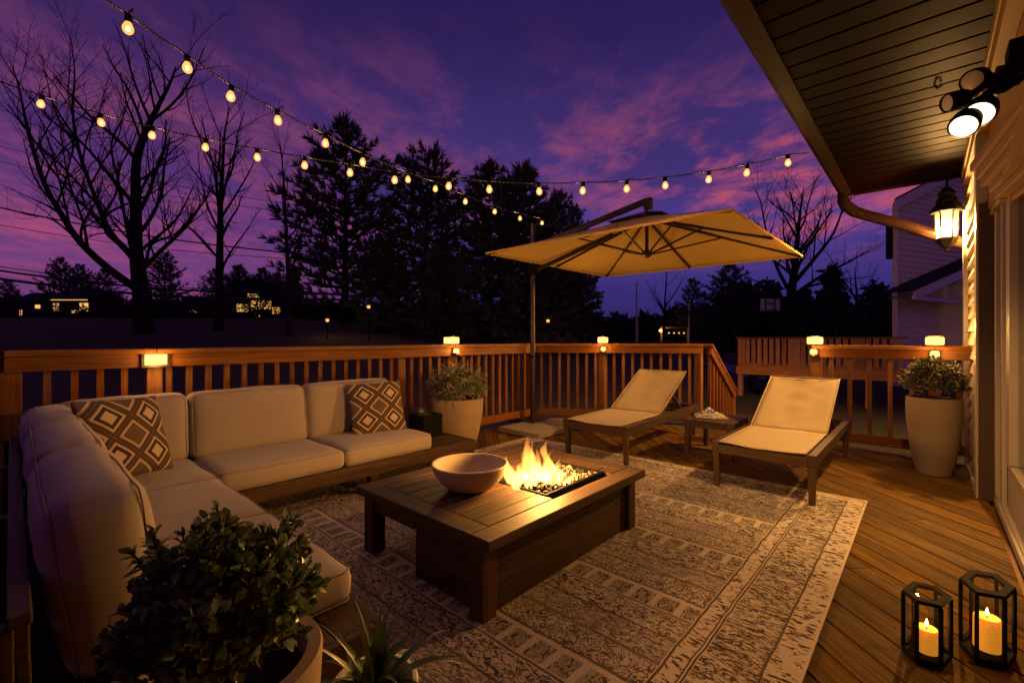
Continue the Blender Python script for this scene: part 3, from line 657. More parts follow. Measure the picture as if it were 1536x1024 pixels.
fx = thing('fire', (-1.66, 2.16, TZ-.01), 'bright yellow flames rising from the stones of the fire table', 'fire')
def tongue(px, py, d, hgt, R, seed, lean=(0, 0)):
    hgt *= 1.16; R *= 1.08
    p = at(px, py, d); p.z = TZ-.01; rows = []; N = 18
    for i in range(N+1):
        f = i/N; r = R*(math.sin(math.pi*min(1, f*1.15+.10))**.8*(1-f)**.55+.002) if f < 1 else .001
        r *= 1+.4*noise.noise(Vector((seed*3.3, f*5, 1)))
        ax = p+RT*(noise.noise(Vector((seed, f*2.6, 0)))*.055*f*1.6+lean[0]*f)+FW*(noise.noise(Vector((seed+9, f*2.6, 0)))*.045*f+lean[1]*f)+Vector((0, 0, hgt*f))
        rows.append([ax+(RT*math.cos(2*math.pi*k/14)+FW*math.sin(2*math.pi*k/14)*.8)*r*(1+.42*noise.noise(Vector((k*1.1, f*6, seed)))) for k in range(14)])
    m = MB(); m.sheet(rows, True); n = len(m.v); m.add(rows[0][::-1], [tuple(range(14))]); m.add(rows[-1], [tuple(range(14))])
    o = weld(m.build('flame_tongue', M['flame'], fx, smooth=180)); return o
for a in ((768, 722, 2.58, .20, .034, 1, (-.03, 0)), (782, 722, 2.62, .14, .042, 2), (793, 724, 2.55, .335, .046, 3, (0, 0)), (803, 724, 2.57, .25, .030, 4, (.01, 0)), (822, 724, 2.62, .285, .044, 5, (.0, 0)), (836, 726, 2.6, .17, .030, 6, (.02, 0)), (812, 722, 2.66, .13, .055, 7), (850, 728, 2.6, .09, .026, 8, (.05, 0)), (776, 728, 2.5, .11, .03, 9, (-.02, 0)), (830, 724, 2.58, .24, .020, 11, (.01, 0)), (797, 724, 2.6, .30, .018, 12, (.02, 0))): tongue(*a)
lamp('fire_light', 'POINT', (-1.68, 2.12, TZ+.16), 46, (1, .45, .095), .07, fx); lamp('fire_light_upper', 'POINT', (-1.66, 2.16, TZ+.26), 24, (1, .45, .095), .06, fx)
m = MB(); bp = Vector((-1.86, 1.70, TZ)); m.lathe([(0, .001), (.085, .001), (.125, .018), (.168, .055), (.197, .10), (.210, .140), (.206, .146), (.198, .146), (.190, .138), (.176, .10), (.147, .06), (.10, .033), (0, .026)], bp, 56)
tag(m.build('bowl', M['bowl'], None, loc=bp, smooth=50), 'wide pale stone bowl on the fire table beside the flames', 'bowl')

# ================================================================== sun loungers
def lounger():
    r = thing('sun_lounger', (0, 0, 0), 'x', 'sun lounger', 'sun loungers on the deck'); w = M['teak']
    for s in (-1, 1):
        m = MB(); m.lim(s*.33-.026, s*.33+.026, .0, 1.98, .285, .365); m.build('side_rail', w, r, bevel=.004)
        for y in (.03, 1.86):
            m = MB(); m.bar((s*.325, y+(.02 if y < 1 else -.02), 0), (s*.325, y, .284 if y > 1 else .36), .055, .06, taper=.7); m.build('leg', w, r, bevel=.003)
    for a in ((.0, .045, .275, .345), (1.93, 1.978, .285, .355), (.86, .90, .285, .325)): m = MB(); m.lim(-.303, .303, *a); m.build('cross_rail', w, r, bevel=.004)
    m = MB(); rows = []
    for j in range(19):
        y = -.004+.90*j/18; e = math.sin(math.pi*min(1, max(0, (j/18))))
        rows.append([Vector((.298*(2*i/12-1), y, .371-.030*e**.7*(1-(2*i/12-1)**2)-(.012*(1-(2*i/12-1)**2) if j == 0 else 0)+.006*noise.noise(Vector((i*.3, j*.45, 0)))*(1-abs(2*i/12-1)**3))) for i in range(13)])
    m.sheet(rows); m.build('seat_sling', M['sling'], r, smooth=180, solid=.004)
    m = MB()
    for s in (-1, 1): m.tube([rows[j][0 if s < 0 else 12]+Vector((-s*.006, 0, .003)) for j in range(19)], .005, 6)
    m.build('hem', M['sling'], bpy.data.objects[r.children[-1].name] if r.children[-1].name.startswith('seat') else r, smooth=180)
    h0, h1 = Vector((0, .89, .372)), Vector((0, 1.66, .785)); D = (h1-h0).normalized(); Nn = Vector((0, -D.z, D.y))
    rows = []
    for j in range(19):
        f = j/18
        rows.append([h0.lerp(h1, f)+Vector((.298*(2*i/12-1), 0, 0))+Nn*(-.028*math.sin(math.pi*f)**.7*(1-(2*i/12-1)**2)+.013*noise.noise(Vector((i*.33, j*.42, 5)))*(1-abs(2*i/12-1)**2)) for i in range(13)])
    m = MB(); m.sheet(rows); bs = m.build('back_sling', M['sling'], r, smooth=180, solid=.004)
    m = MB()
    for s in (0, 12): m.tube([rows[j][s]+Nn*.003 for j in range(19)], .006, 6)
    m.tube([rows[18][i]+Nn*.003 for i in range(13)], .006, 6); m.build('hem', M['sling'], bs, smooth=180)
    m = MB()
    for s in (-1, 1): m.bar(h0+Vector((s*.275, .03, -.022)), h1+Vector((s*.275, 0, -.024)), .04, .028)
    m.bar(h1+Vector((-.255, -.02, -.032)), h1+Vector((.255, -.02, -.032)), .028, .028); m.build('back_frame', w, r, bevel=.003)
    for s in (-1, 1):
        m = MB(); m.bar(h0.lerp(h1, .55)+Vector((s*.24, 0, -.03)), Vector((s*.24, 1.70, .30)), .028, .018); m.build('back_strut', w, r)
    m = MB(); m.lim(-.303, .303, 1.68, 1.72, .285, .315); m.build('strut_bar', w, r)
    return r
l1 = lounger(); l1.location = (-.93, 3.80, .008); l1['label'] = 'beige sling sun lounger nearest the house, between side table and shrub planter'
l2 = dup(l1); l2.location = (-2.41, 3.83, .008); l2.rotation_euler.z = rad(1.5); l2['label'] = 'beige sling sun lounger under the umbrella, left of the small side table'
# side table with folded cloth
tb = thing('side_table', (-1.62, 4.97, 0), 'small square slatted wooden side table between the two loungers', 'side table')
m = MB()
for k in range(6): m.lim(-1.855+.079*k, -1.855+.079*k+.073, 4.67, 5.27, .352, .372)
m.build('top_slats', M['teak'], tb, bevel=.002)
m = MB(); m.lim(-1.83, -1.41, 4.69, 4.712, .295, .351); m.lim(-1.83, -1.41, 5.228, 5.25, .295, .351); m.lim(-1.835, -1.813, 4.714, 5.226, .295, .351); m.lim(-1.427, -1.405, 4.714, 5.226, .295, .351); m.build('apron', M['teak'], tb, bevel=.002)
for x in (-1.825, -1.415):
    for y in (4.70, 5.24): m = MB(); m.bar((x, y, 0), (x, y, .35), .05, .05); m.build('leg', M['teak'], tb, bevel=.003)
t = NT('printed_cloth'); n = t.noise(t.obj(), 34, 3, .6, .8); c = t.ramp(n, (.40, (.20, .13, .09)), (.45, (.70, .62, .5)), (.56, (.72, .66, .56)), (.60, (.10, .10, .22)))
M['cloth'] = t.done(t.bsdf(c, .85, .2))
def wavy(cx, cy, z, a, w, h, seed, amp=.008):
    rows = []; ca, sa = math.cos(a), math.sin(a)
    for j in range(9):
        q = []
        for i in range(11):
            x, y = (i/10-.5)*w, (j/8-.5)*h; k = 1+.08*noise.noise(Vector((i*.6, j*.6, seed))); x *= k; y *= k
            q.append(Vector((cx+x*ca-y*sa, cy+x*sa+y*ca, z+amp*(1+noise.noise(Vector((i*.45, j*.45, seed+5)))))))
        rows.append(q)
    return rows
m = MB()
for k, (z, w, h, a) in enumerate(((.373, .30, .22, .5), (.383, .27, .21, .62), (.393, .25, .17, .4), (.402, .20, .15, .7))): m.sheet(wavy(-1.68, 4.93, z, a, w, h, k*3))
tag(m.build('folded_cloth', M['cloth'], None, loc=(-1.68, 4.93, .372), smooth=180, solid=.007), 'folded patterned cloth lying on the small side table', 'cloth')
t = NT('napkin_blue'); c = t.ramp(t.noise(t.obj(), 30, 2), (.46, (.62, .58, .6)), (.52, (.08, .10, .32))); M['napkin'] = t.done(t.bsdf(c, .8, .2))
rows = []
for j in range(8):
    f = j/7; rows.append([Vector((-1.70+math.cos(k*.524)*(.085*(1-f)**1.3+.004)*(1+.35*noise.noise(Vector((k, j*.6, 2)))), 4.95+math.sin(k*.524)*(.07*(1-f)**1.3+.004)*(1+.3*noise.noise(Vector((k, j*.6, 8)))), .418+.062*f)) for k in range(12)])
m = MB(); m.sheet(rows, True); tag(m.build('napkin', M['napkin'], None, loc=(-1.70, 4.95, .418), smooth=60), 'crumpled blue and white napkin on top of the folded cloth', 'napkin')

# ================================================================== cantilever umbrella
UP = Vector((-3.985, 4.80, 0)); CXm, CYm, CZ, S = -2.50, 5.165, 2.215, 1.375; PK = .48
um = thing('patio_umbrella', UP, 'large square cream cantilever umbrella with a dark pole and open ribs', 'umbrella')
bz = M['bronze']
m = MB(); m.box(UP+Vector((0, 0, .075)), (.24, .24, .02)); m.box(UP+Vector((0, 0, .04)), (.9, .06, .05)); m.box(UP+Vector((0, .26, .04)), (.06, .4, .05)); m.box(UP+Vector((0, -.26, .04)), (.06, .4, .05)); m.build('base_plate', bz, um, bevel=.004)
m = MB(); m.tube([UP+Vector((0, 0, .085)), UP+Vector((0, 0, 2.76))], .034, 16); m.build('pole', bz, um, smooth=40)
m = MB(); m.tube([UP+Vector((0, 0, 2.05)), UP+Vector((0, 0, 2.20))], .05, 16); m.box(UP+Vector((.055, -.01, 2.13)), (.07, .05, .09)); m.tube([UP+Vector((.0, -.07, 2.12)), UP+Vector((.0, .0, 2.12))], .018, 10); m.tube([UP+Vector((0, 0, 2.38)), UP+Vector((0, 0, 2.48))], .046, 16); m.tube([UP+Vector((.04, -.02, .95)), UP+Vector((.0, -.075, .95))], .014, 8); m.build('clamp', M['black'], um, smooth=40)
C = Vector((CXm, CYm, 0)); top = C+Vector((0, 0, 2.86))
m = MB(); m.bar(UP+Vector((0, 0, 2.43)), top+Vector((-.02, 0, -.01)), .045, .07); m.build('boom', bz, um, bevel=.004)
m = MB(); m.box(top+Vector((.02, 0, -.045)), (.09, .07, .13)); m.tube([top, C+Vector((0, 0, 2.19))], .022, 12); m.lathe([(0, 2.66), (.05, 2.66), (.05, 2.60), (0, 2.60)], C, 14); m.lathe([(0, 2.25), (.06, 2.25), (.065, 2.20), (.03, 2.17), (0, 2.165)], C, 14); m.build('hub', bz, um, smooth=40)
b = MB(); N = 14; vs = []
def cz(s, t):
    k = max(abs(s), abs(t)); mn = min(abs(s), abs(t)); sag = -.05*k*(1-k)*4*.5
    edge = .035*(1-(2*(mn/k)-1)**2)*k*k if k > 0 else 0
    return CZ+PK*(1-k)+sag
rows = [[C+Vector((S*(2*i/(2*N)-1), S*(2*j/(2*N)-1), cz(2*i/(2*N)-1, 2*j/(2*N)-1))) for i in range(2*N+1)] for j in range(2*N+1)]
b.sheet(rows); cn = b.build('canopy', M['canopy'], um, smooth=25, solid=.003)
m = MB(); q = [rows[0][i] for i in range(2*N+1)]+[rows[j][-1] for j in range(1, 2*N+1)]+[rows[-1][i] for i in range(2*N-1, -1, -1)]+[rows[j][0] for j in range(2*N-1, 0, -1)]; q.append(q[0])
m.sheet([[v+Vector((0, 0, .002)) for v in q], [v+Vector((0, 0, -.022)) for v in q]]); m.build('hem', M['canopy'], cn, solid=.004)
m = MB(); m.add([C+Vector((x*.34, y*.34, CZ+PK*.80)) for x, y in ((-1, -1), (1, -1), (1, 1), (-1, 1))]+[C+Vector((0, 0, CZ+PK+.035))], [(0, 1, 4), (1, 2, 4), (2, 3, 4), (3, 0, 4)]); m.build('vent', M['bronze'], cn, solid=.004)
for k in range(8):
    q = [(1, 0), (1, 1), (0, 1), (-1, 1), (-1, 0), (-1, -1), (0, -1), (1, -1)][k]; e_ = C+Vector((q[0]*S*.985, q[1]*S*.985, CZ-.012)); t0 = C+Vector((q[0]*.05, q[1]*.05, CZ+PK-.075))
    m = MB(); m.bar(t0, e_, .018, .03); rb = m.build('rib', bz, um)
    m = MB(); m.bar(C+Vector((q[0]*.05, q[1]*.05, 2.215)), t0.lerp(e_, .46)+Vector((0, 0, -.012)), .013, .018); m.build('strut', bz, rb)
m = MB(); m.bar(UP+Vector((.08, 0, 2.13)), C+Vector((-.42, -.06, 2.50)), .035, .05); m.build('brace', bz, um, bevel=.003)
slabs = []
for i, (sx, sy, lab) in enumerate(((1, -1, 'grey stone slab at the umbrella foot, nearest the fire table'), (-.0, 0, ''), (1, 1, 'grey stone slab at the umbrella foot, partly behind the left lounger'), (-.0, -1, ''))):
    if not lab: continue
    slabs.append((UP.x+sx*.305, UP.y+sy*.305, lab))
slabs += [(UP.x+.02-.30+.02, UP.y-.305, 'grey stone slab at the umbrella foot, nearest the grassy planter')]
for x, y, lab in slabs:
    m = MB(); x0, x1 = max(x-.29, -4.06), x+.29; m.lim(x0, x1, y-.29, y+.29, .004, .066)
    tag(m.build('stone_slab', M['paver'], None, loc=(x, y, 0), bevel=.008), lab, 'slab', 'stone slabs weighing down the umbrella')

# ================================================================== candle lanterns by the door
def candle_lantern(base_px, zt, cr, ctop, label):
    v = [fl(*p) for p in base_px]; c = (v[0]+v[3])/2; hexa = [v[0], v[1], v[2], v[3], c*2-v[1], c*2-v[2]]; r = thing('candle_lantern', c, label, 'candle lantern', 'candle lanterns on the deck')
    def ring(k, z): return [c+(p-c)*k+Vector((0, 0, z)) for p in hexa]
    bk = M['black']; m = MB(); m.prism([(p.x, p.y) for p in ring(1, 0)], .002, .018); m.build('base', bk, r, bevel=.003)
    m = MB(); a, d = ring(.93, .018), ring(.93, zt-.012)
    for p, q in zip(a, d): m.bar(p, q, .011, .011, up=(c-p))
    for k in range(6): m.bar(a[k]+Vector((0, 0, .006)), a[(k+1) % 6]+Vector((0, 0, .006)), .011, .010)
    m.build('frame', bk, r, bevel=.001)
    o0, i0 = ring(1, zt-.012), ring(.62, zt-.012); o1, i1 = ring(.97, zt), ring(.62, zt); m = MB(); m.sheet([i0, o0, o1, i1, i0], True); lid = m.build('lid', bk, r, bevel=.002)
    g0, g1 = ring(.90, .02), ring(.90, zt-.013); m = MB(); m.sheet([g0, g1], True); m.build('glass', M['glass'], r)
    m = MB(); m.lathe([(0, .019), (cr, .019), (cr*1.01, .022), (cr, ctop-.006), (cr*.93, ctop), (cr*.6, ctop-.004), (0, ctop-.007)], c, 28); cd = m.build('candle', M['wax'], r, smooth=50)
    m = MB(); m.tube([c+Vector((0, 0, ctop-.008)), c+Vector((.001, 0, ctop+.010))], .0015, 6); m.build('wick', bk, cd)
    m = MB(); m.lathe([(0, ctop+.004), (.004, ctop+.008), (.0055, ctop+.014), (.004, ctop+.022), (.0015, ctop+.031), (0, ctop+.035)], c, 12); m.build('flame', M['candle_flame'], cd, smooth=180)
    lamp('candle_light', 'POINT', c+Vector((0, 0, ctop+.045)), .8, (1, .48, .10), .008, r)
candle_lantern(((1352, 976), (1374, 997), (1413, 1008), (1429, 989)), .238, .034, .106, 'smaller black six-sided lantern with a lit pillar candle, farther from the door')
candle_lantern(((1438, 969), (1464, 998), (1509, 1008), (1525, 989)), .270, .039, .140, 'taller black six-sided lantern with a lit pillar candle, nearest the glass door')
# ================================================================== plants
def leaf(b, p, d, nrm, L, W, cup=.12, bend=.15, rnd=None):
    d = d.normalized(); s = d.cross(nrm)
    if s.length < 1e-4: s = d.orthogonal()
    s.normalize(); n = s.cross(d)
    st = ((.0, .06), (.28, .80), (.58, 1.0), (.85, .55), (1.0, .04)); vs = []; uv = []
    for f, w in st:
        c = p+d*(L*f)-n*(bend*L*f*f)
        vs += [c+s*(W*.5*w)+n*(cup*W*w), c, c-s*(W*.5*w)+n*(cup*W*w)]; uv += [(f, 0), (f, .5), (f, 1)]
    fs = []
    for i in range(4):
        k = 3*i; fs += [(k, k+1, k+4, k+3), (k+1, k+2, k+5, k+4)]
    b.add(vs, fs, [[uv[k] for k in f] for f in fs], rnd)
def blade(b, p, az, el, L, W, droop, seg=6, ch=.0):
    h = Vector((math.cos(az), math.sin(az), 0)); s = Vector((-h.y, h.x, 0)); vs = []; uv = []; q = p.copy(); e = el
    for i in range(seg+1):
        f = i/seg; w = W*(.65+.35*math.sin(math.pi*min(1, f*1.6)))*(1-f**2.2)+.0008
        up = Vector((0, 0, 1))*math.cos(e)-h*math.sin(e)
        vs += [q+s*w*.5+up*ch*w, q.copy(), q-s*w*.5+up*ch*w]; uv += [(f, 0), (f, .5), (f, 1)]
        q = q+(h*math.cos(e)+Vector((0, 0, 1))*math.sin(e))*(L/seg); e -= droop/seg
    fs = []
    for i in range(seg):
        k = 3*i; fs += [(k, k+1, k+4, k+3), (k+1, k+2, k+5, k+4)]
    b.add(vs, fs, [[uv[k] for k in f] for f in fs])
def rdir(): 
    z = random.uniform(-1, 1); a = random.uniform(0, 6.2832); r = math.sqrt(1-z*z); return Vector((r*math.cos(a), r*math.sin(a), z))
def planter(c, r0, r1, h, mat, label, rim=.022, belly=.0, group='potted plants on the deck'):
    t = thing('planter', c, label, 'planter', group); b = MB()
    b.lathe([(0, .001), (r0*.94, .001), (r0, .012), (r0+(r1-r0)*.42+belly, h*.35), (r0+(r1-r0)*.8+belly, h*.7), (r1, h-.008), (r1-.004, h), (r1-rim, h), (r1-rim-.004, h-.012), (r1-rim-.03, h*.6)], c, 56); b.build('pot', mat, t, smooth=50)
    b = MB(); b.lathe([(0, h-.045), (r1-rim-.01, h-.05)], c, 32); b.build('soil', M['soil'], t, smooth=60); return t
def shrub(t, c, rx, rz, zc, n, L, W, mat, per=8, stemmat=None, fill=.55, low=-.35, wild=.10):
    b = MB(); sb = MB()
    for i in range(n):
        d = rdir()
        while d.z < low: d = rdir()
        rr = (fill+(1-fill)*random.random()**.45)*(.86+(.2+wild*.5)*noise.noise(d*2.6+Vector((c.x, 0, 0))))
        if random.random() < wild: rr *= 1.06+wild*.6*random.random()
        p = Vector((c.x+d.x*rx*rr, c.y+d.y*rx*rr, zc+d.z*rz*rr)); ax = (d+Vector((0, 0, .55))+rdir()*.35).normalized()
        if rr > .8: sb.tube([Vector((c.x+d.x*rx*.3, c.y+d.y*rx*.3, zc-rz*.2)), p-ax*L*.8, p+ax*L*.9], .0016, 4, False)
        for k in range(per):
            f = k/per; ld = (ax*(.25+.9*f)+(rdir()-ax*.0)*.75).normalized()
            leaf(b, p+ax*(L*1.6*(f-.5)), ld, (ax+rdir()*.4), L*random.uniform(.75, 1.15)*(1-.25*f), W*random.uniform(.8, 1.15), .12, random.uniform(.0, .3))
    b.build('foliage', mat, t, smooth=180); sb.build('stems', M['twig'], t)
# boxwood in the front left
c = Vector((-1.045, .285, 0)); t = planter(c, .14, .187, .555, M['stone'], 'planter with a dense round-leaved boxwood in the left foreground, beside the sofa', .03)
random.seed(3); shrub(t, c, .176, .17, .640, 640, .031, .0165, M['box'], 8, fill=.5, low=-.25, wild=.22)
# spiky plant in the small pale pot at the bottom edge
c = Vector((-1.075, .645, 0)); t = planter(c, .075, .112, .30, M['white'], 'small pale pot of broad spiky strap leaves at the front edge of the rug', .014)
b = MB(); random.seed(11)
for i in range(30):
    f = i/30; blade(b, c+Vector((random.uniform(-.025, .025), random.uniform(-.025, .025), .26)), i*2.399, rad(86-58*f+random.uniform(-8, 8)), random.uniform(.20, .30)*(1-.2*f), random.uniform(.026, .040), rad(25+70*f), 7, .22)
b.build('foliage', M['agave'], t, smooth=180)
# grassy planter by the sofa end
c = Vector((-3.775, 3.265, 0)); t = planter(c, .19, .282, .555, M['stone'], 'tall concrete planter of arching grassy leaves at the far end of the sofa', .028, .012)
b = MB(); random.seed(5)
for i in range(92):
    dd = rdir()
    while dd.z < -.28: dd = rdir()
    rr = .62+.38*random.random()**.5; p = Vector((c.x+dd.x*.255*rr, c.y+dd.y*.255*rr, .665+dd.z*.20*rr)); ax = (dd+Vector((0, 0, .25))).normalized()
    for k in range(15):
        q = (ax*random.uniform(.25, 1.0)+rdir()*.9).normalized(); leaf(b, p, q, (ax+rdir()*.3), random.uniform(.07, .17), random.uniform(.009, .015), .15, random.uniform(.2, .75))
b.build('foliage', M['grassleaf'], t, smooth=180)
# shrub planter by the house
c = Vector((.045, 5.52, 0)); t = planter(c, .125, .192, .675, M['stone_dark'], 'tall grey-brown planter of small pale-tipped shrub leaves against the house corner', .026, .012)
random.seed(8); shrub(t, c, (.222), .21, .80, 620, .045, .016, M['sage'], 9, fill=.45, low=-.3)
# little black box on the sofa's end shelf
c = Vector((-3.66, 2.76, .241)); t = thing('planter', c, 'little black square pot with a pale succulent on the wooden sofa end', 'planter', 'potted plants on the deck')
m = MB()
for a in ((-.115, -.10, -.115, .115), (.10, .115, -.115, .115), (-.10, .10, -.115, -.10), (-.10, .10, .10, .115)): m.lim(c.x+a[0], c.x+a[1], c.y+a[2], c.y+a[3], c.z, c.z+.215)
m.lim(c.x-.099, c.x+.099, c.y-.099, c.y+.099, c.z+.001, c.z+.19); m.build('pot', M['black'], t, bevel=.004)
b = MB(); g = MB()
for i in range(26): blade(b, c+Vector((-.04+random.uniform(-.02, .02), random.uniform(-.03, .02), .185)), random.uniform(0, 6.28), rad(random.uniform(35, 85)), random.uniform(.06, .12), .016, rad(30), 5, .2)
for i in range(120): blade(g, c+Vector((random.uniform(-.08, .08), random.uniform(-.08, .08), .185)), random.uniform(0, 6.28), rad(random.uniform(20, 80)), random.uniform(.03, .06), .010, rad(60), 4, .1)
b.build('succulent', M['pale_succ'], t, smooth=180); g.build('foliage', M['agave'], t, smooth=180)

# ================================================================== bare trees
def limb(tr, tw, pts, r0, r1, lvl, dens, spread=1.0, kid=.5, maxl=4):
    """a tapering limb along pts with random side branches"""
    pts = [Vector(p) for p in pts]; fine = []
    for i in range(len(pts)-1):
        p0 = pts[max(i-1, 0)]; p1, p2 = pts[i], pts[i+1]; p3 = pts[min(i+2, len(pts)-1)]
        for k in range(4):
            f = k/4; fine.append(.5*((2*p1)+(p2-p0)*f+(2*p0-5*p1+4*p2-p3)*f*f+(3*p1-p0-3*p2+p3)*f**3))
    fine.append(pts[-1]); n = len(fine); rr = [r0+(r1-r0)*(i/(n-1))**.8 for i in range(n)]
    (tr if lvl < 2 else tw).tube(fine, rr, 10 if lvl == 0 else (6 if lvl == 1 else (4 if r0 > .012 else 3)), lvl < 2)
    if lvl >= maxl: return
    L = sum((fine[i+1]-fine[i]).length for i in range(n-1)); cnt = max(2, int(L*dens))
    for k in range(cnt):
        f = .22+.78*(k+random.random())/cnt; i = min(n-2, int(f*(n-1))); p = fine[i]; t = (fine[i+1]-fine[i]).normalized()
        s = rdir(); s = (s-t*s.dot(t)).normalized(); ang = random.uniform(.5, 1.1)*spread
        d = (t*math.cos(ang)+s*math.sin(ang)).normalized(); d = (d+Vector((0, 0, .28))).normalized()
        l = L*random.uniform(.28, .55)*(1.15-.6*f)*(kid/.5); 
        if l < .18: continue
        q = [p]; dd = d.copy()
        for j in range(4):
            dd = (dd+rdir()*.24+Vector((0, 0, .10))).normalized(); q.append(q[-1]+dd*l/4)
        rb = max(.0045, min(rr[i]*.62, l*.022)); limb(tr, tw, q, rb, max(.003, rb*.25), lvl+1, min(dens*1.55, 9), spread, kid, maxl)
def bare_tree(label, pxs, d, limbs, base_dz=-.1, dens=1.5, kid=.5, maxl=4, seed=1, group='bare winter trees'):
    random.seed(seed); g = gp(pxs, d, base_dz); r = thing('bare_tree', g, label, 'tree', group); tr, tw = MB(), MB()
    for pts, r0, r1, lv, dj in limbs:
        P = [at(x, y, d+dj*(i/(len(pts)-1))) for i, (x, y) in enumerate(pts)]
        if lv == 0: P[0] = g.copy()
        limb(tr, tw, P, r0, r1, lv, dens, 1.0, kid, maxl)
    tr.build('trunk', M['bark'], r, smooth=180); tw.build('crown', M['twig'], r); return r
bare_tree('biggest bare tree on the left, its low limbs sweeping out over the lit house', 216, 18, [
    ([(217, 492), (213, 450), (208, 410), (204, 370), (204, 310), (205, 240), (222, 191), (237, 160), (255, 125), (264, 100)], .36, .02, 0, 0),
    ([(210, 436), (167, 406), (122, 365), (91, 320), (66, 274), (48, 218), (38, 178), (28, 130), (15, 90)], .17, .012, 1, -1.5),
    ([(208, 415), (198, 385), (167, 350), (142, 294), (119, 228), (109, 167), (112, 112), (106, 55)], .17, .012, 1, 1.5),
    ([(204, 385), (196, 368), (188, 330), (178, 274), (167, 218), (185, 175), (196, 140)], .10, .01, 1, -1.0),
    ([(213, 412), (220, 388), (229, 365), (264, 350), (299, 310), (326, 282)], .09, .008, 1, 1.0),
    ([(93, 322), (70, 308), (50, 299), (0, 276)], .06, .008, 1, -.5),
    ([(205, 300), (225, 262), (255, 240), (290, 225)], .07, .006, 1, 1.2), ([(122, 365), (80, 330), (40, 322), (5, 310)], .05, .006, 1, 1.0)], dens=1.75, kid=.46, seed=21)
bare_tree('slim upright bare tree standing between the big bare tree and the pines', 328, 18.5, [
    ([(328, 490), (329, 420), (330, 360), (331, 300), (334, 250), (337, 200), (345, 160)], .20, .012, 0, 0),
    ([(330, 410), (345, 380), (370, 345), (392, 310)], .07, .006, 1, .8), ([(330, 330), (355, 290), (378, 250), (386, 220)], .06, .006, 1, -.8),
    ([(330, 350), (312, 310), (300, 260), (296, 215)], .06, .006, 1, .6), ([(329, 390), (305, 360), (284, 340)], .05, .006, 1, -.5)], dens=1.9, kid=.44, seed=5)
bare_tree('thin bare tree close to the left side of the tallest pine', 433, 17.5, [
    ([(434, 492), (433, 430), (430, 360), (427, 300), (424, 250), (420, 212)], .12, .01, 0, 0),
    ([(431, 380), (450, 340), (468, 300)], .04, .005, 1, .5), ([(429, 340), (405, 300), (395, 270)], .04, .005, 1, -.5)], dens=1.7, kid=.44, seed=9)
bare_tree('wide spreading bare tree behind the lounger nearest the house', 1182, 19, [
    ([(1182, 505), (1186, 450), (1192, 405), (1196, 360), (1200, 320), (1206, 280)], .24, .012, 0, 0),
    ([(1186, 440), (1165, 400), (1150, 350), (1140, 300), (1128, 280)], .10, .006, 1, 1.0), ([(1190, 425), (1220, 390), (1250, 350), (1268, 300), (1275, 270)], .11, .006, 1, -1.0),
    ([(1188, 445), (1230, 415), (1275, 392), (1315, 370)], .10, .006, 1, 1.2), ([(1195, 380), (1225, 340), (1240, 290)], .07, .006, 1, -.6), ([(1184, 455), (1150, 430), (1112, 412)], .07, .006, 1, -.8), ([(1192, 405), (1175, 350), (1178, 300)], .07, .006, 1, .4), ([(1210, 430), (1260, 420), (1310, 415)], .06, .005, 1, .4)], dens=2.0, kid=.5, seed=14)
bare_tree('small bare tree beyond the cut-corner railing, between the two pale poles', 996, 30, [
    ([(996, 522), (996, 490), (997, 460), (999, 430), (1002, 405)], .14, .01, 0, 0), ([(997, 470), (980, 440), (966, 415)], .06, .006, 1, 1), ([(997, 462), (1015, 435), (1028, 410)], .06, .006, 1, -1)], dens=1.2, kid=.5, seed=17)
bare_tree('faint bare tree farther right, between the spreading tree and the neighbouring house', 1290, 24, [
    ([(1290, 510), (1288, 470), (1284, 430), (1282, 400)], .13, .01, 0, 0), ([(1288, 460), (1305, 420), (1318, 395)], .05, .005, 1, 1), ([(1286, 450), (1265, 420), (1252, 400)], .05, .005, 1, -1)], dens=1.3, kid=.5, seed=19)

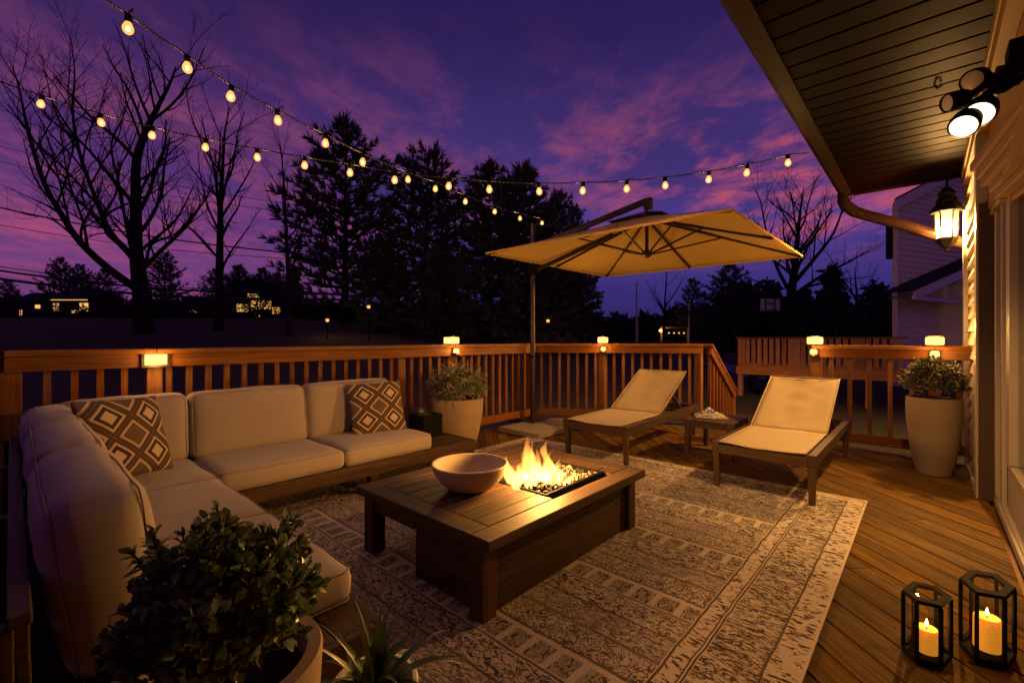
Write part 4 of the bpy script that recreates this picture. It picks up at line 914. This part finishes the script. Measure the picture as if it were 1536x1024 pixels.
# ================================================================== pines
def pine_mesh(H, R, seed, z0=.10, tufts=7, nb=13, gappy=.75, size=.36):
    random.seed(seed); tr, cr = MB(), MB(); lean = Vector((random.uniform(-.03, .03), random.uniform(-.03, .03), 0))
    tr.tube([Vector((0, 0, 0))+lean*z+Vector((0, 0, z)) for z in (0, H*.3, H*.6, H*.95)], [H*.020, H*.015, H*.009, .015], 7)
    def tuft(p, ax, s):
        k = nb
        for _ in range(k):
            d = (ax*1.1+rdir()*.8+Vector((0, 0, .35))).normalized(); w = rdir().cross(d).normalized()*s*random.uniform(.05, .085)
            l = s*random.uniform(.7, 1.2); cr.add([p-w, p+w, p+d*l*.6+w*.7, p+d*l, p+d*l*.6-w*.7], [(0, 1, 2, 3, 4)], [[(0, 0), (0, 1), (.6, 1), (1, .5), (.6, 0)]])
    z = H*z0
    while z < H*.985:
        f = (z-H*z0)/(H*(1-z0)); prof = (min(1, .55+f*1.6) if f < .28 else 1)*(1-f)**.78+.035
        n = random.randint(4, 6) if f < .8 else 4; a0 = random.uniform(0, 6.28)
        for k in range(n):
            if random.random() > gappy+.25*f: continue
            a = a0+6.283*k/n+random.uniform(-.35, .35); L = R*prof*random.uniform(.6, 1.12)
            h = Vector((math.cos(a), math.sin(a), 0)); p0 = lean*z+Vector((0, 0, z)); rise = random.uniform(-.02, .22)+.5*f
            pts = [p0+h*L*q+Vector((0, 0, L*(rise*q+.16*q*q-.10*q))) for q in (0, .33, .66, 1)]
            tr.tube(pts, [.02+.012*L, .018+.006*L, .014, .006], 4, False)
            m = max(3, int(tufts*L/R*1.5)+2)
            for j in range(m):
                q = .22+.78*(j+random.random()*.8)/m; i = min(2, int(q*3)); p = pts[i].lerp(pts[i+1], q*3-i); sd = Vector((-h.y, h.x, 0))*random.uniform(-1, 1)*L*.24*(1.15-q)
                tuft(p+sd+Vector((0, 0, random.uniform(-.05, .12))), (h+sd*.6+Vector((0, 0, .3))).normalized(), size*random.uniform(.75, 1.3))
        z += H*random.uniform(.026, .042)
    for j in range(6): tuft(lean*H+Vector((0, 0, H*(.92+.013*j))), Vector((0, 0, 1)), size*.8)
    return tr, cr
def pine(label, px, d, ytop, R, seed, group, mesh=None, **k):
    g = gp(px, d, -.15); H = HC-(ytop-CY)/FP*d-g.z; r = thing('pine_tree', g, label, 'tree', group); WL[r.name] = Vector((0, 0, 0))
    if mesh is None:
        tr, cr = pine_mesh(H, R, seed, **k); a = tr.build('trunk', M['bark'], r, smooth=180); b = cr.build('crown', M['needle'], r); return r, a, b, H
    for o in mesh[1:3]: c = o.copy(); COL.objects.link(c); c.parent = r
    s = H/mesh[3]; r.scale = (s*R, s*R, s); r.rotation_euler.z = seed; return r
G = 'dark pines beyond the railing'
KW = dict(tufts=9, nb=15, gappy=.92, size=.44)
P1 = pine('tallest dark pine, leftmost of the cluster and behind the upper string of lights', 517, 21, 182, 4.7, 1, G, z0=.12, **KW)
P2 = pine('second tallest pine, where the two strings of lights cross', 633, 22.5, 226, 4.7, 2, G, z0=.10, **KW)
P3 = pine('pine just left of the umbrella pole, top between two bulbs of the level string', 736, 22, 252, 4.3, 3, G, z0=.08, **KW)
P4 = pine('pine directly behind the umbrella pole', 792, 21, 258, 3.8, 4, G, z0=.06, **KW)
pine('narrow pine peeking over the left tip of the umbrella', 840, 27, 292, .62, 1.2, G, P3); pine('last small pine of the cluster, above the left half of the umbrella', 864, 29, 312, .55, 2.2, G, P1)
pine('low pine filling the gap at the foot of the two tallest pines', 575, 20, 365, 1.1, 4.1, G, P4); pine('low wide pine in front of the cluster, left of the post light', 668, 19.5, 372, 1.15, .6, G, P3); pine('bushy pine between the umbrella pole and the cut-corner post light', 846, 23, 388, 1.25, 5.0, G, P4)
G2 = 'small pines along the far hedge'
for px, d, yt, rs, sd, lab in ((92, 40, 388, .9, 1, 'small far pine over the lit house on the left, the taller of its pair'), (122, 41, 398, .8, 2.5, 'small far pine just right of the lit house roof'), (155, 39, 405, 1, 4, 'small far pine left of the big bare trunk, under its lowest limb'), (244, 38, 379, .85, .4, 'pointed far pine just right of the big bare trunk'), (12, 42, 420, .9, 3.3, 'small far pine at the left edge of the view'),
        (322, 40, 405, 1, 5.2, 'far pine hidden behind the slim bare trunk'), (358, 42, 400, 1, 1.9, 'far pine above the glowing leaves'), (392, 40, 404, .9, 2.9, 'far pine right of the glowing leaves'), (418, 38, 410, .8, .9, 'far pine beside the thin bare tree'), (1040, 40, 420, .75, 2.0, 'small pointed pine right of the pale poles'), (1092, 33, 398, 1.2, 3.0, 'broad dark pine right of the umbrella, over the basketball hoop')):
    pine(lab, px, d, yt, rs, sd, G2, (P1, P2, P4)[int(sd*3) % 3])
# far woods
def woods(a, b_, d0, d1, y_of, n, s, seed):
    random.seed(seed); b = MB()
    for i in range(n):
        px = random.uniform(a, b_); d = random.uniform(d0, d1); g = gp(px, d); ht = HC-(y_of(px)-CY)/FP*d-g.z; ht *= .75+.5*noise.noise(Vector((px*.03, seed, 0)))+.15*noise.noise(Vector((px*.15, seed, 4)))
        p = g+Vector((0, 0, ht*random.random()**.8)); w = rdir()*s*random.uniform(.4, 1); u = rdir()*s*random.uniform(.6, 1.3)
        b.add([p-w*.3, p+u*.5+w*.4, p+u, p+u*.5-w*.4], [(0, 1, 2, 3)])
    return b
tag(woods(-40, 520, 42, 50, lambda x: 446, 8000, .8, 1).build('woods', M['woods']), 'low dark wood along the left horizon', None, kind='stuff')
tag(woods(850, 1100, 44, 56, lambda x: 470-(x-850)*.06, 7000, 1.0, 2).build('woods', M['woods']), 'dark wood beyond the lawn behind the umbrella', None, kind='stuff')
tag(woods(1075, 1420, 28, 40, lambda x: 405+abs(x-1150)*.10, 13000, .62, 3).build('woods', M['woods']), 'dark thicket behind the basketball hoop', None, kind='stuff')
tag(woods(430, 880, 26, 34, lambda x: 455, 9000, .6, 4).build('woods', M['woods']), 'dark undergrowth at the foot of the pines', None, kind='stuff')

# ================================================================== things in the distance
def far_house(px, d, w, h, wins, label, roofh=.9, dz=0, mat='siding2'):
    g = gp(px, d, dz); r = thing('far_house', g, label, 'house', 'houses seen through the trees'); T = RT; Nn = -FW; U = Vector((0, 0, 1))
    m = MB(); m.frame(g+U*h/2-Nn*1.5, T, Nn, U, w, 3.0, h); m.build('wall', M[mat], r)
    m = MB(); a, c = g-T*(w/2+.25)+Nn*.3+U*h, g+T*(w/2+.25)+Nn*.3+U*h; k = g-T*(w/2+.25)-Nn*1.5+U*(h+roofh); l = g+T*(w/2+.25)-Nn*1.5+U*(h+roofh); e, f = a-Nn*3.6, c-Nn*3.6
    m.add([a, c, l, k, e, f], [(0, 1, 2, 3), (3, 2, 5, 4), (0, 3, 4), (1, 5, 2)]); m.build('roof', M['roof'], r)
    for x, z, ww, hh, dim in wins:
        m = MB(); m.frame(g+T*x+U*z+Nn*.02, T, Nn, U, ww, .04, hh); wo = m.build('window', M['window_dim' if dim else 'window'], r)
        if hh > .3: m = MB(); m.frame(g+T*x+U*z+Nn*.045, U, T, Nn, hh, .05, .02); m.frame(g+T*x+U*z+Nn*.05, T, Nn, U, ww, .02, .05); m.build('mullion', M['roof'], wo)
    return r
far_house(104, 34, 2.9, 1.25, ((-.98, .62, .42, .55, 1), (.42, .28, .5, .2, 0), (1.1, .62, .62, .6, 0), (.0, 1.15, 2.7, .05, 0)), 'low far house with lit windows under the big bare tree limb', .8, .35, 'roof')
far_house(46, 38, 2.6, 1.3, ((.6, .9, .4, .3, 0), (-.8, .4, .2, .45, 1)), 'far house with a small bright gable light at the left edge', .9, .4, 'roof')
far_house(382, 36, 5.0, 2.2, ((-.8, .9, 1.2, .6, 0), (.5, 1.2, 1.6, .8, 0), (1.7, .7, .6, .5, 0), (-.1, 1.9, .9, .35, 0), (.2, .35, .4, .3, 0)), 'brightly lit far house glowing through leafy branches', 1.0, .1, 'roof')
far_house(288, 38, 1.6, 1.2, ((.1, .6, .55, .25, 1),), 'far house with a dim window right of the big bare trunk', .6, .3, 'roof')
for bpx, bd, bn, bw_, bh_, lab in ((382, 33, 6200, 1.5, 3.3, 'tall leafy bush with house lights sparkling through it'), (116, 31, 420, 1.5, .95, 'low ragged bush in front of the lit house on the left'), (300, 33, 700, 1.2, 1.5, 'dark ragged bush just right of the big bare trunk')):
    g = gp(bpx, bd); bs = thing('leafy_bush', g, lab, 'bush', 'bushes at the edge of the far lawn'); random.seed(bpx); b = MB()
    for i in range(bn):
        p = g+RT*random.gauss(0, bw_)+FW*random.uniform(-.6, .6)+Vector((0, 0, random.uniform(0, bh_))); k = .62 if bpx == 382 else 1; w = rdir()*.15*k; u = rdir()*.26*k; b.add([p-w*.4, p+u*.5+w*.5, p+u, p+u*.5-w*.4], [(0, 1, 2, 3)])
    b.build('foliage', M['woods'], bs); m = MB()
    for i in range(9): m.tube([g+RT*random.uniform(-.3, .3), g+RT*random.uniform(-bw_, bw_)+Vector((0, 0, bh_*.5)), g+RT*random.uniform(-bw_*1.5, bw_*1.5)+Vector((0, 0, bh_*.97))], [.06, .035, .01], 5)
    m.build('stems', M['bark'], bs)
for px, py, d, lab in ((553, 460, 17.2, 'small added post lamp standing in for a far light, in front of the tallest pine'), (491, 480, 17, 'small added post lamp standing in for a far light, low beside the thin bare tree'), (822, 481, 17.5, 'small added post lamp standing in for a far light, just right of the umbrella pole')):  # made-up post lamps, standing in for far lights seen through the trees
    g = gp(px, d); p = at(px, py, d); lp = thing('stand_in_lamp', g, lab, 'stand-in lamp', 'added post lamps standing in for far lights'); m = MB(); m.tube([g, p-Vector((0, 0, .07))], .02, 8); m.build('post', M['black'], lp, smooth=60)
    m = MB(); m.lathe([(0, -.07), (.05, -.05), (.065, 0), (.05, .05), (0, .06)], p, 12); m.build('globe', M['bulb'], lp, smooth=180); m = MB(); m.lathe([(.0, .085), (.09, .05), (.085, .045), (0, .06)], p, 12); m.build('cap', M['black'], lp, smooth=40)
    lamp('stand_in_glow', 'POINT', p, 9, WARM, .04, lp)
# porch frame hung with little lamps
pf = thing('porch_frame', gp(1012, 38), 'far wooden porch frame strung with small warm lamps', 'porch'); g = gp(1012, 38); m = MB()
for x in (-1.1, 1.1): m.bar(g+RT*x, g+RT*x+Vector((0, 0, 1.55)), .14, .14)
m.bar(g-RT*1.2+Vector((0, 0, 1.6)), g+RT*1.2+Vector((0, 0, 1.6)), .16, .12); m.build('frame', M['cedar2'], pf)
for i in range(5): m = MB(); m.lathe([(0, -.09), (.09, 0), (0, .09)], g+RT*(-.9+.42*i)+Vector((0, 0, 1.15)), 8); m.build('bulb', M['window'], pf, smooth=180)
m = MB(); m.lathe([(0, -.2), (.2, 0), (0, .2)], g-RT*1.15+Vector((0, 0, 1.35)), 10); m.build('bulb', M['lens'], pf, smooth=180); lamp('porch_glow', 'POINT', g-RT*1.0-FW*.4+Vector((0, 0, 1.2)), 40, WARM, .1, pf)
for px, d, yt, lab in ((955, 36, 425, 'pale slender pole left of the small bare tree'), (1034, 36, 452, 'pale slender pole right of the porch lamps')):
    g = gp(px, d); p = thing('pole', g, lab, 'pole', 'pale poles in the distance'); m = MB(); zt = HC-(yt-CY)/FP*d; m.tube([g, Vector((g.x, g.y, zt))], [.10, .06], 8); m.build('shaft', M['white'], p, smooth=60); m = MB(); m.lathe([(0, 0), (.09, .0), (.05, .1), (0, .12)], Vector((g.x, g.y, zt)), 8); m.build('cap', M['white'], p)
def car(px, d, lab):
    g = gp(px, d); r = thing('parked_car', g, lab, 'car', 'cars parked far beyond the lawn'); T = RT; U = Vector((0, 0, 1)); pr = [(-2.1, .3), (-2.1, .75), (-1.3, .88), (-.8, 1.4), (.7, 1.42), (1.3, .92), (2.1, .82), (2.15, .35)]
    m = MB(); A = [g+T*x-FW*.8+U*z for x, z in pr]; B = [g+T*x+FW*.8+U*z for x, z in pr]; m.add(A+B, [tuple(range(8)), tuple(range(15, 7, -1))]+[(k, k+8, (k+1) % 8+8, (k+1) % 8) for k in range(8)]); m.build('body', M['white'], r, bevel=.05)
    m = MB(); m.add([g+T*x-FW*.82+U*z for x, z in ((-1.15, .9), (-.72, 1.32), (.62, 1.34), (1.1, .94))], [(0, 1, 2, 3)]); m.build('window', M['dark_glass'], r)
    for x in (-1.35, 1.35): m = MB(); m.tube([g+T*x-FW*.84+U*.32, g+T*x-FW*.6+U*.32], .32, 12); m.build('wheel', M['black'], r)
car(947, 52, 'pale car parked far off beside the left pale pole'); car(980, 54, 'pale car parked far off, next to the small bare tree')
# basketball hoop
g = gp(1147, 25); bh = thing('basketball_hoop', g, 'basketball hoop with a white backboard on a dark post', 'basketball hoop'); zb = HC-(457-CY)/FP*25; c = at(1155, 457, 24.6); T = RT; U = Vector((0, 0, 1))
m = MB(); m.tube([g-Vector((0, 0, .2)), Vector((g.x, g.y, zb-.7)), c+FW*.15-U*.2], .07, 10); m.build('post', M['black'], bh, smooth=50)
m = MB(); m.frame(c, T, FW, U, 1.14, .03, .74); m.build('backboard', M['white'], bh)
m = MB()
for a, l, ax in ((c-FW*.03+U*.37, 1.22, T), (c-FW*.03-U*.37, 1.22, T)): m.frame(a, ax, FW, U, l, .05, .07)
for s in (-.58, .58): m.frame(c-FW*.03+T*s, U, FW, T, .7, .05, .07)
m.build('board_frame', M['black'], bh)
m = MB()
for s in (-.24, .24): m.frame(c-FW*.025+T*s-U*.02, U, FW, T, .66, .02, .06)
m.frame(c-FW*.025+U*.05, T, FW, U, .42, .02, .06); m.build('board_lines', M['black'], bh)
m = MB(); m.tube([c-FW*.27-U*.27+(T*math.cos(q*.39)+FW*math.sin(q*.39))*.23 for q in range(17)], .018, 6, False); m.build('rim', M['black'], bh)
# neighbour's raised deck
nd = thing('neighbour_deck', (-1.9, 13, -.1), "neighbour's raised wooden deck with a close-slatted railing", 'deck'); ce = M['cedar3']; Yn = 12.0; Xa, Xb = -3.42, -.30
m = MB(); m.lim(Xa-.04, Xb, Yn-.07, Yn+.07, 1.19, 1.225); m.lim(Xa-.07, Xa+.07, Yn+.072, 14.5, 1.19, 1.225); m.build('top_rail', M['cedar2'], nd)
m = MB(); m.lim(Xa, Xb, Yn-.02, Yn+.02, .50, .60); m.lim(Xa-.02, Xa+.02, Yn+.03, 14.5, .50, .60); m.build('bottom_rail', ce, nd)
m = MB(); m.lim(Xa-.03, Xb, Yn-.055, Yn-.02, .33, .52); m.lim(Xa-.05, Xa-.02, Yn-.02, 14.5, .33, .52); m.lim(Xa, Xb, Yn, 14.5, .44, .48); m.build('platform', ce, nd)
x = Xa+.10; k = 0
while x < Xb-.02:
    m = MB(); w = .055 if k % 9 else .10; m.lim(x-w, x+w*.6, Yn-.03, Yn+.01, .605, 1.188); m.build('post' if not k % 9 else 'baluster', ce, nd); x += .128; k += 1
for x in (Xa+.04, -2.2, -.9): m = MB(); m.bar((x, Yn+.05, -.4), (x, Yn+.05, .33), .10, .10); m.build('post', ce, nd)
ty = MB(); cty = Vector((-3.02, 12.5, .10)); ty.tube([cty+Vector((math.cos(q*.314)*.25, 0, math.sin(q*.314)*.25)) for q in range(21)], .085, 10, False); o = tag(ty.build('tyre', M['black'], None, loc=cty, smooth=180), "dark tyre leaning under the neighbour's raised deck", 'tyre')
# neighbouring house
w_ = FW*.413+RT*.911; nn = -FW*.911+RT*.413; O = at(1340, CY, 13.0); O.z = 0; U = Vector((0, 0, 1))
nh = thing('neighbour_house', O+Vector((0, 0, -.2)), 'neighbouring two-storey house with pale lap siding and a low lean-to', 'house')
def NP(s, z, n=0): return O+w_*s+nn*n+U*z
AW = (FW*.66+RT*.75)*6
def lap(z0, z1, left, right, n=0):
    b = MB(); z = z0
    while z < z1:
        zt = z+.16; l0, l1 = left(z), left(zt)
        if l0 < right: b.add([NP(l0, z, n+.034), NP(right, z, n+.034), NP(right, zt, n+.004), NP(l1, zt, n+.004), NP(l0, z, n), NP(right, z, n)], [(0, 1, 2, 3), (0, 4, 5, 1)])
        z += .16
    return b
rk = lambda z: max(0.0, (z-5.05)/.42)
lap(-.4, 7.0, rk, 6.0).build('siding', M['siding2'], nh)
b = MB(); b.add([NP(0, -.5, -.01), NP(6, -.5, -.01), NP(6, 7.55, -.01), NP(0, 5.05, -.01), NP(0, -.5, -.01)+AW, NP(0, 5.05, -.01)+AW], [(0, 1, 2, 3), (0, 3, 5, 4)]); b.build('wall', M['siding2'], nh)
m = MB(); m.bar(NP(.05, -.4, .03), NP(.05, 5.0, .03), .13, .07, up=w_); m.bar(NP(2.55, -.4, .66), NP(2.55, 2.9, .66), .14, .06, up=w_); m.bar(NP(4.15, -.4, .66), NP(4.15, 5.6, .66), .2, .08, up=w_); m.build('corner_board', M['white'], nh)
m = MB(); m.bar(NP(-.42, 4.90, .26), NP(6, 7.60, .26), .05, .27, up=U); m.build('rake_board', M['white'], nh)
m = MB(); a = [NP(-.5, 5.0, .29), NP(6, 7.73, .29), NP(6, 7.73, .29)+AW, NP(-.5, 5.0, .29)+AW]; m.add(a+[v+U*.05 for v in a], [(0, 3, 2, 1), (4, 5, 6, 7), (0, 1, 5, 4), (0, 4, 7, 3)]); m.build('roof', M['roof'], nh)
m = MB(); m.frame(NP(-.075, 3.98, -.06), U, w_, nn, 1.05, .16, .1); m.build('shutter', M['roof'], nh)
sl = .285; lw = lambda z: max(2.5, -.5+(z-2.28)/sl)
lap(-.4, 3.5, lw, 4.2, .6).build('lean_to_siding', M['siding2'], nh)
m = MB(); m.add([NP(2.5, -.4, .59), NP(4.2, -.4, .59), NP(4.2, 3.55, .59), NP(2.5, 3.08, .59), NP(2.5, -.4, 0), NP(2.5, 3.08, 0)], [(0, 1, 2, 3), (0, 3, 5, 4)]); m.add([NP(-.45, 2.36, .66), NP(2.5, 2.30, .66), NP(2.5, 2.28, .02), NP(-.45, 2.34, .02)], [(0, 1, 2, 3)]); m.build('lean_to_wall', M['siding2'], nh)
m = MB(); m.bar(NP(-.55, 2.34, .74), NP(4.2, 2.34+4.75*sl, .74), .05, .24, up=U); m.bar(NP(-.5, 2.28, .68), NP(2.5, 2.24, .68), .04, .10, up=U); m.bar(NP(1.15, 2.32, .69), NP(1.15, 2.66, .69), .08, .04, up=w_); m.build('fascia', M['white'], nh)
m = MB(); a = [NP(-.65, 2.44, .77), NP(4.2, 2.44+4.85*sl, .77), NP(4.2, 2.44+4.85*sl, 0.02), NP(-.65, 2.44, 0.02)]; m.add(a+[v+U*.035 for v in a], [(0, 3, 2, 1), (4, 5, 6, 7), (0, 1, 5, 4), (0, 4, 7, 3)]); m.build('lean_to_roof', M['roof'], nh)
# power lines
for k, (ya, yb, d, r, lab) in enumerate(((392, 432, 15.5, .014, 'thin power line above the two thick ones at the left'), (398, 434, 15.4, .034, 'thick power line, the upper of the two low ones'), (410, 443, 15.2, .044, 'thickest and lowest power line crossing the left trees'), (304, 373, 16, .026, 'power line running from mid left toward the pines'), (330, 382, 16.4, .012, 'faint power line just below the upper one at left'), (212, 300, 16.6, .010, 'faint highest power line behind the big bare tree'), (235, 312, 16.7, .010, 'faint second highest power line behind the big bare tree'))):
    A, B = at(-120, ya-(yb-ya)*.28, d), at(520, yb+(yb-ya)*.2, d+1.2); m = MB(); m.tube([A.lerp(B, f/14)+Vector((0, 0, -.35*math.sin(math.pi*f/14))) for f in range(15)], r, 6)
    tag(m.build('power_line', M['wire'], None, loc=A, smooth=180), lab, 'power line', 'power lines on the left')

# ================================================================== string lights
def strand(label, pts, cable_ext0, cable_ext1, lampw):
    """pts: bulb centres; the cable hangs just above them"""
    r = thing('string_light', pts[0], label, 'string light', 'strings of bulbs'); up = Vector((0, 0, .075)); nodes = [p+up for p in pts]; nodes = [Vector(v) for v in cable_ext0]+nodes+[Vector(v) for v in cable_ext1]; fine = []
    for a, c in zip(nodes, nodes[1:]):
        L = (c-a).length; fine += [a.lerp(c, f/6)+Vector((0, 0, -.03*L*math.sin(math.pi*f/6)*.6)) for f in range(6)]
    fine.append(nodes[-1]); m = MB(); m.tube(fine, .0055, 6); m.build('cable', M['wire'], r, smooth=180)
    for i, p in enumerate(pts):
        tilt = Matrix.Rotation(random.uniform(-.12, .12), 3, 'X')@Matrix.Rotation(random.uniform(-.12, .12), 3, 'Y')
        m = MB(); m.lathe([(0, -.026), (.012, -.0235), (.0205, -.015), (.0245, -.003), (.0235, .010), (.017, .025), (.0128, .034), (0, .036)], p, 16, tilt); b_ = m.build('bulb', M['bulb'], r, smooth=180)
        m = MB(); m.lathe([(0, .034), (.0145, .034), (.0165, .045), (.0165, .068), (.010, .076), (0, .077)], p, 12, tilt)
        if i % 3 == 0: m.tube([p+Vector((.0, 0, .072)), p+Vector((.02, .008, .092)), p+Vector((.045, .012, .088)), p+Vector((.05, .01, .066))], .0035, 6)
        m.build('socket', M['black'], b_, smooth=60); m = MB(); m.lathe([(0, -.012), (.007, -.008), (.0095, .002), (.007, .012), (0, .016)], p, 10, tilt); m.build('filament', M['filament'], b_, smooth=180); lamp('bulb_light', 'POINT', p, lampw, (1, .52, .165), .018, r)
def vplane(A, B, px, py):
    """where the sight line through (px, py) meets the vertical plane over A-B"""
    n = (B-A).cross(Vector((0, 0, 1))); n.z = 0; dr = FW+RT*((px-CX)/FP)-Vector((0, 0, 1))*((py-CY)/FP); k = (A-Vector((0, 0, HC))).dot(n)/dr.dot(n); return dr*k+Vector((0, 0, HC))
random.seed(31); LW = 5.8
A, B = at(155, 0, 2.25), at(800, 338, 6.27)
S1 = [vplane(A, B, *q) for q in ((192, 44), (281, 103), (346, 146), (417, 182), (488, 216), (544, 244), (612, 270), (653, 284), (698, 303), (742, 318), (780, 328), (813, 335))]
strand('upper string of lit bulbs sloping from top left down to the umbrella pole', S1, [vplane(A, B, 20, -110), vplane(A, B, 152, -6)], [UP+Vector((.03, 0, 2.745)), UP+Vector((.62, .16, 2.66))], LW)
A, B = at(0, 125, 3.5), at(1212, 231, 3.886)
S2 = [vplane(A, B, *q) for q in ((61, 157), (152, 185), (228, 204), (308, 222), (386, 237), (457, 249), (525, 260), (592, 271), (673, 280), (734, 285), (809, 288), (874, 287), (940, 284), (998, 279), (1063, 270), (1120, 260), (1182, 245))]
strand('nearly level string of lit bulbs running across to the house gutter', S2, [vplane(A, B, -160, 70), vplane(A, B, 0, 122)], [vplane(A, B, 1214, 229)], LW)

# ================================================================== dusk sky
W_ = bpy.data.worlds.new('World'); SC.world = W_; W_.use_nodes = True; nt = W_.node_tree; nt.nodes.clear(); t = NT.__new__(NT); t.t = nt; t.m = None
out = t.n('ShaderNodeOutputWorld'); bg = t.n('ShaderNodeBackground'); t.l(bg.outputs[0], out.inputs[0]); g = t.n('ShaderNodeTexCoord').outputs['Generated']; X = t.xyz(g)
el = t.m_('MAXIMUM', X[2], 0.0); side = t.m_('ADD', t.m_('MULTIPLY', X[0], RT.x), t.m_('MULTIPLY', X[1], RT.y)); fwd = t.m_('ADD', t.m_('MULTIPLY', X[0], FW.x), t.m_('MULTIPLY', X[1], FW.y))
warm = t.sstep(-.02, -.62, side)
base = t.ramp(el, (0.0, (.022, .017, .11)), (.09, (.034, .024, .17)), (.22, (.076, .046, .26)), (.38, (.055, .031, .175)), (.55, (.021, .012, .090)), (1.0, (.014, .008, .06)))
low = t.ramp(el, (0.0, (.17, .050, .19)), (.13, (.16, .046, .20)), (.30, (.085, .030, .16)), (.60, (.020, .010, .065)), (1.0, (.014, .008, .06)))
c = t.mix(warm, base, low)
den = t.m_('ADD', el, .36); cv = t.comb(t.m_('DIVIDE', side, den), t.m_('MULTIPLY', t.m_('DIVIDE', 1.0, den), 1.35), 0.0)
n1 = t.noise(cv, 3.3, 7, .62, .5); n2 = t.noise(t.mapv(cv, (1, 1, 1), (7, 3, 0)), 10, 6, .65, .4); n3 = t.noise(t.mapv(cv, (.6, 1.5, 1), (2, 9, 0)), 1.0, 5, .6, .4)
cl = t.sstep(.43, .66, t.m_('ADD', t.m_('MULTIPLY', n1, .62), t.m_('MULTIPLY', n2, .38))); fade_ = t.m_('MULTIPLY', t.m_('MAXIMUM', t.sstep(.11, .24, el), t.m_('MULTIPLY', warm, t.sstep(.02, .12, el))), t.sstep(.61, .33, el))
c = t.mix(t.m_('MULTIPLY', t.m_('MULTIPLY', t.sstep(.42, .62, n3), .75), t.sstep(.75, .3, el)), c, t.mix(.5, c, (.035, .016, .10)))
hot = t.m_('MULTIPLY', t.sstep(.0, .42, side), t.sstep(.50, .33, el)); pink = t.mix(hot, t.mix(t.sstep(.15, .34, el), (.50, .085, .17), (.30, .066, .15)), (.60, .10, .14))
c = t.mix(t.m_('MULTIPLY', t.m_('MULTIPLY', cl, fade_), t.m_('ADD', .62, t.m_('MULTIPLY', hot, .3))), c, pink)
st_ = t.n('ShaderNodeTexVoronoi', feature='F1'); t.l(g, st_.inputs['Vector']); st_.inputs['Scale'].default_value = 95; sv = t.sstep(.055, .02, st_.outputs['Distance']); sc_ = t.xyz(st_.outputs['Color'])[0]
stars = t.m_('MULTIPLY', t.m_('MULTIPLY', sv, t.m_('GREATER_THAN', sc_, .86)), t.sstep(.25, .5, el)); c = t.mix(t.m_('MULTIPLY', stars, .55), c, (.5, .45, .6))
sk = t.n('ShaderNodeTexSky', sky_type='NISHITA'); sk.sun_disc = False; sk.sun_elevation = rad(-3); sk.sun_rotation = rad(-20); c = t.mix(.004, c, sk.outputs[0], 'ADD')
t.l(c, bg.inputs[0]); bg.inputs[1].default_value = 1.0

# ================================================================== camera and render settings
cam = bpy.data.cameras.new('camera'); co = bpy.data.objects.new('camera', cam); COL.objects.link(co); co.location = (0, 0, HC); co.rotation_euler = (rad(90), 0, YAW)
cam.sensor_width = 36; cam.lens = FP/1536*36; cam.shift_y = -(512-CY)/1536; cam.clip_start = .02; cam.clip_end = 3000; SC.camera = co
SC.view_settings.view_transform = 'Standard'; SC.view_settings.look = 'None'; SC.view_settings.exposure = 0; SC.view_settings.gamma = 1
cy = SC.cycles; cy.use_denoising = True; cy.max_bounces = 7; cy.diffuse_bounces = 4; cy.glossy_bounces = 3; cy.transparent_max_bounces = 12; cy.sample_clamp_indirect = 4; cy.caustics_reflective = False; cy.caustics_refractive = False; cy.volume_bounces = 0; cy.use_light_tree = True
try: cy.denoiser = 'OPENIMAGEDENOISE'
except Exception: pass
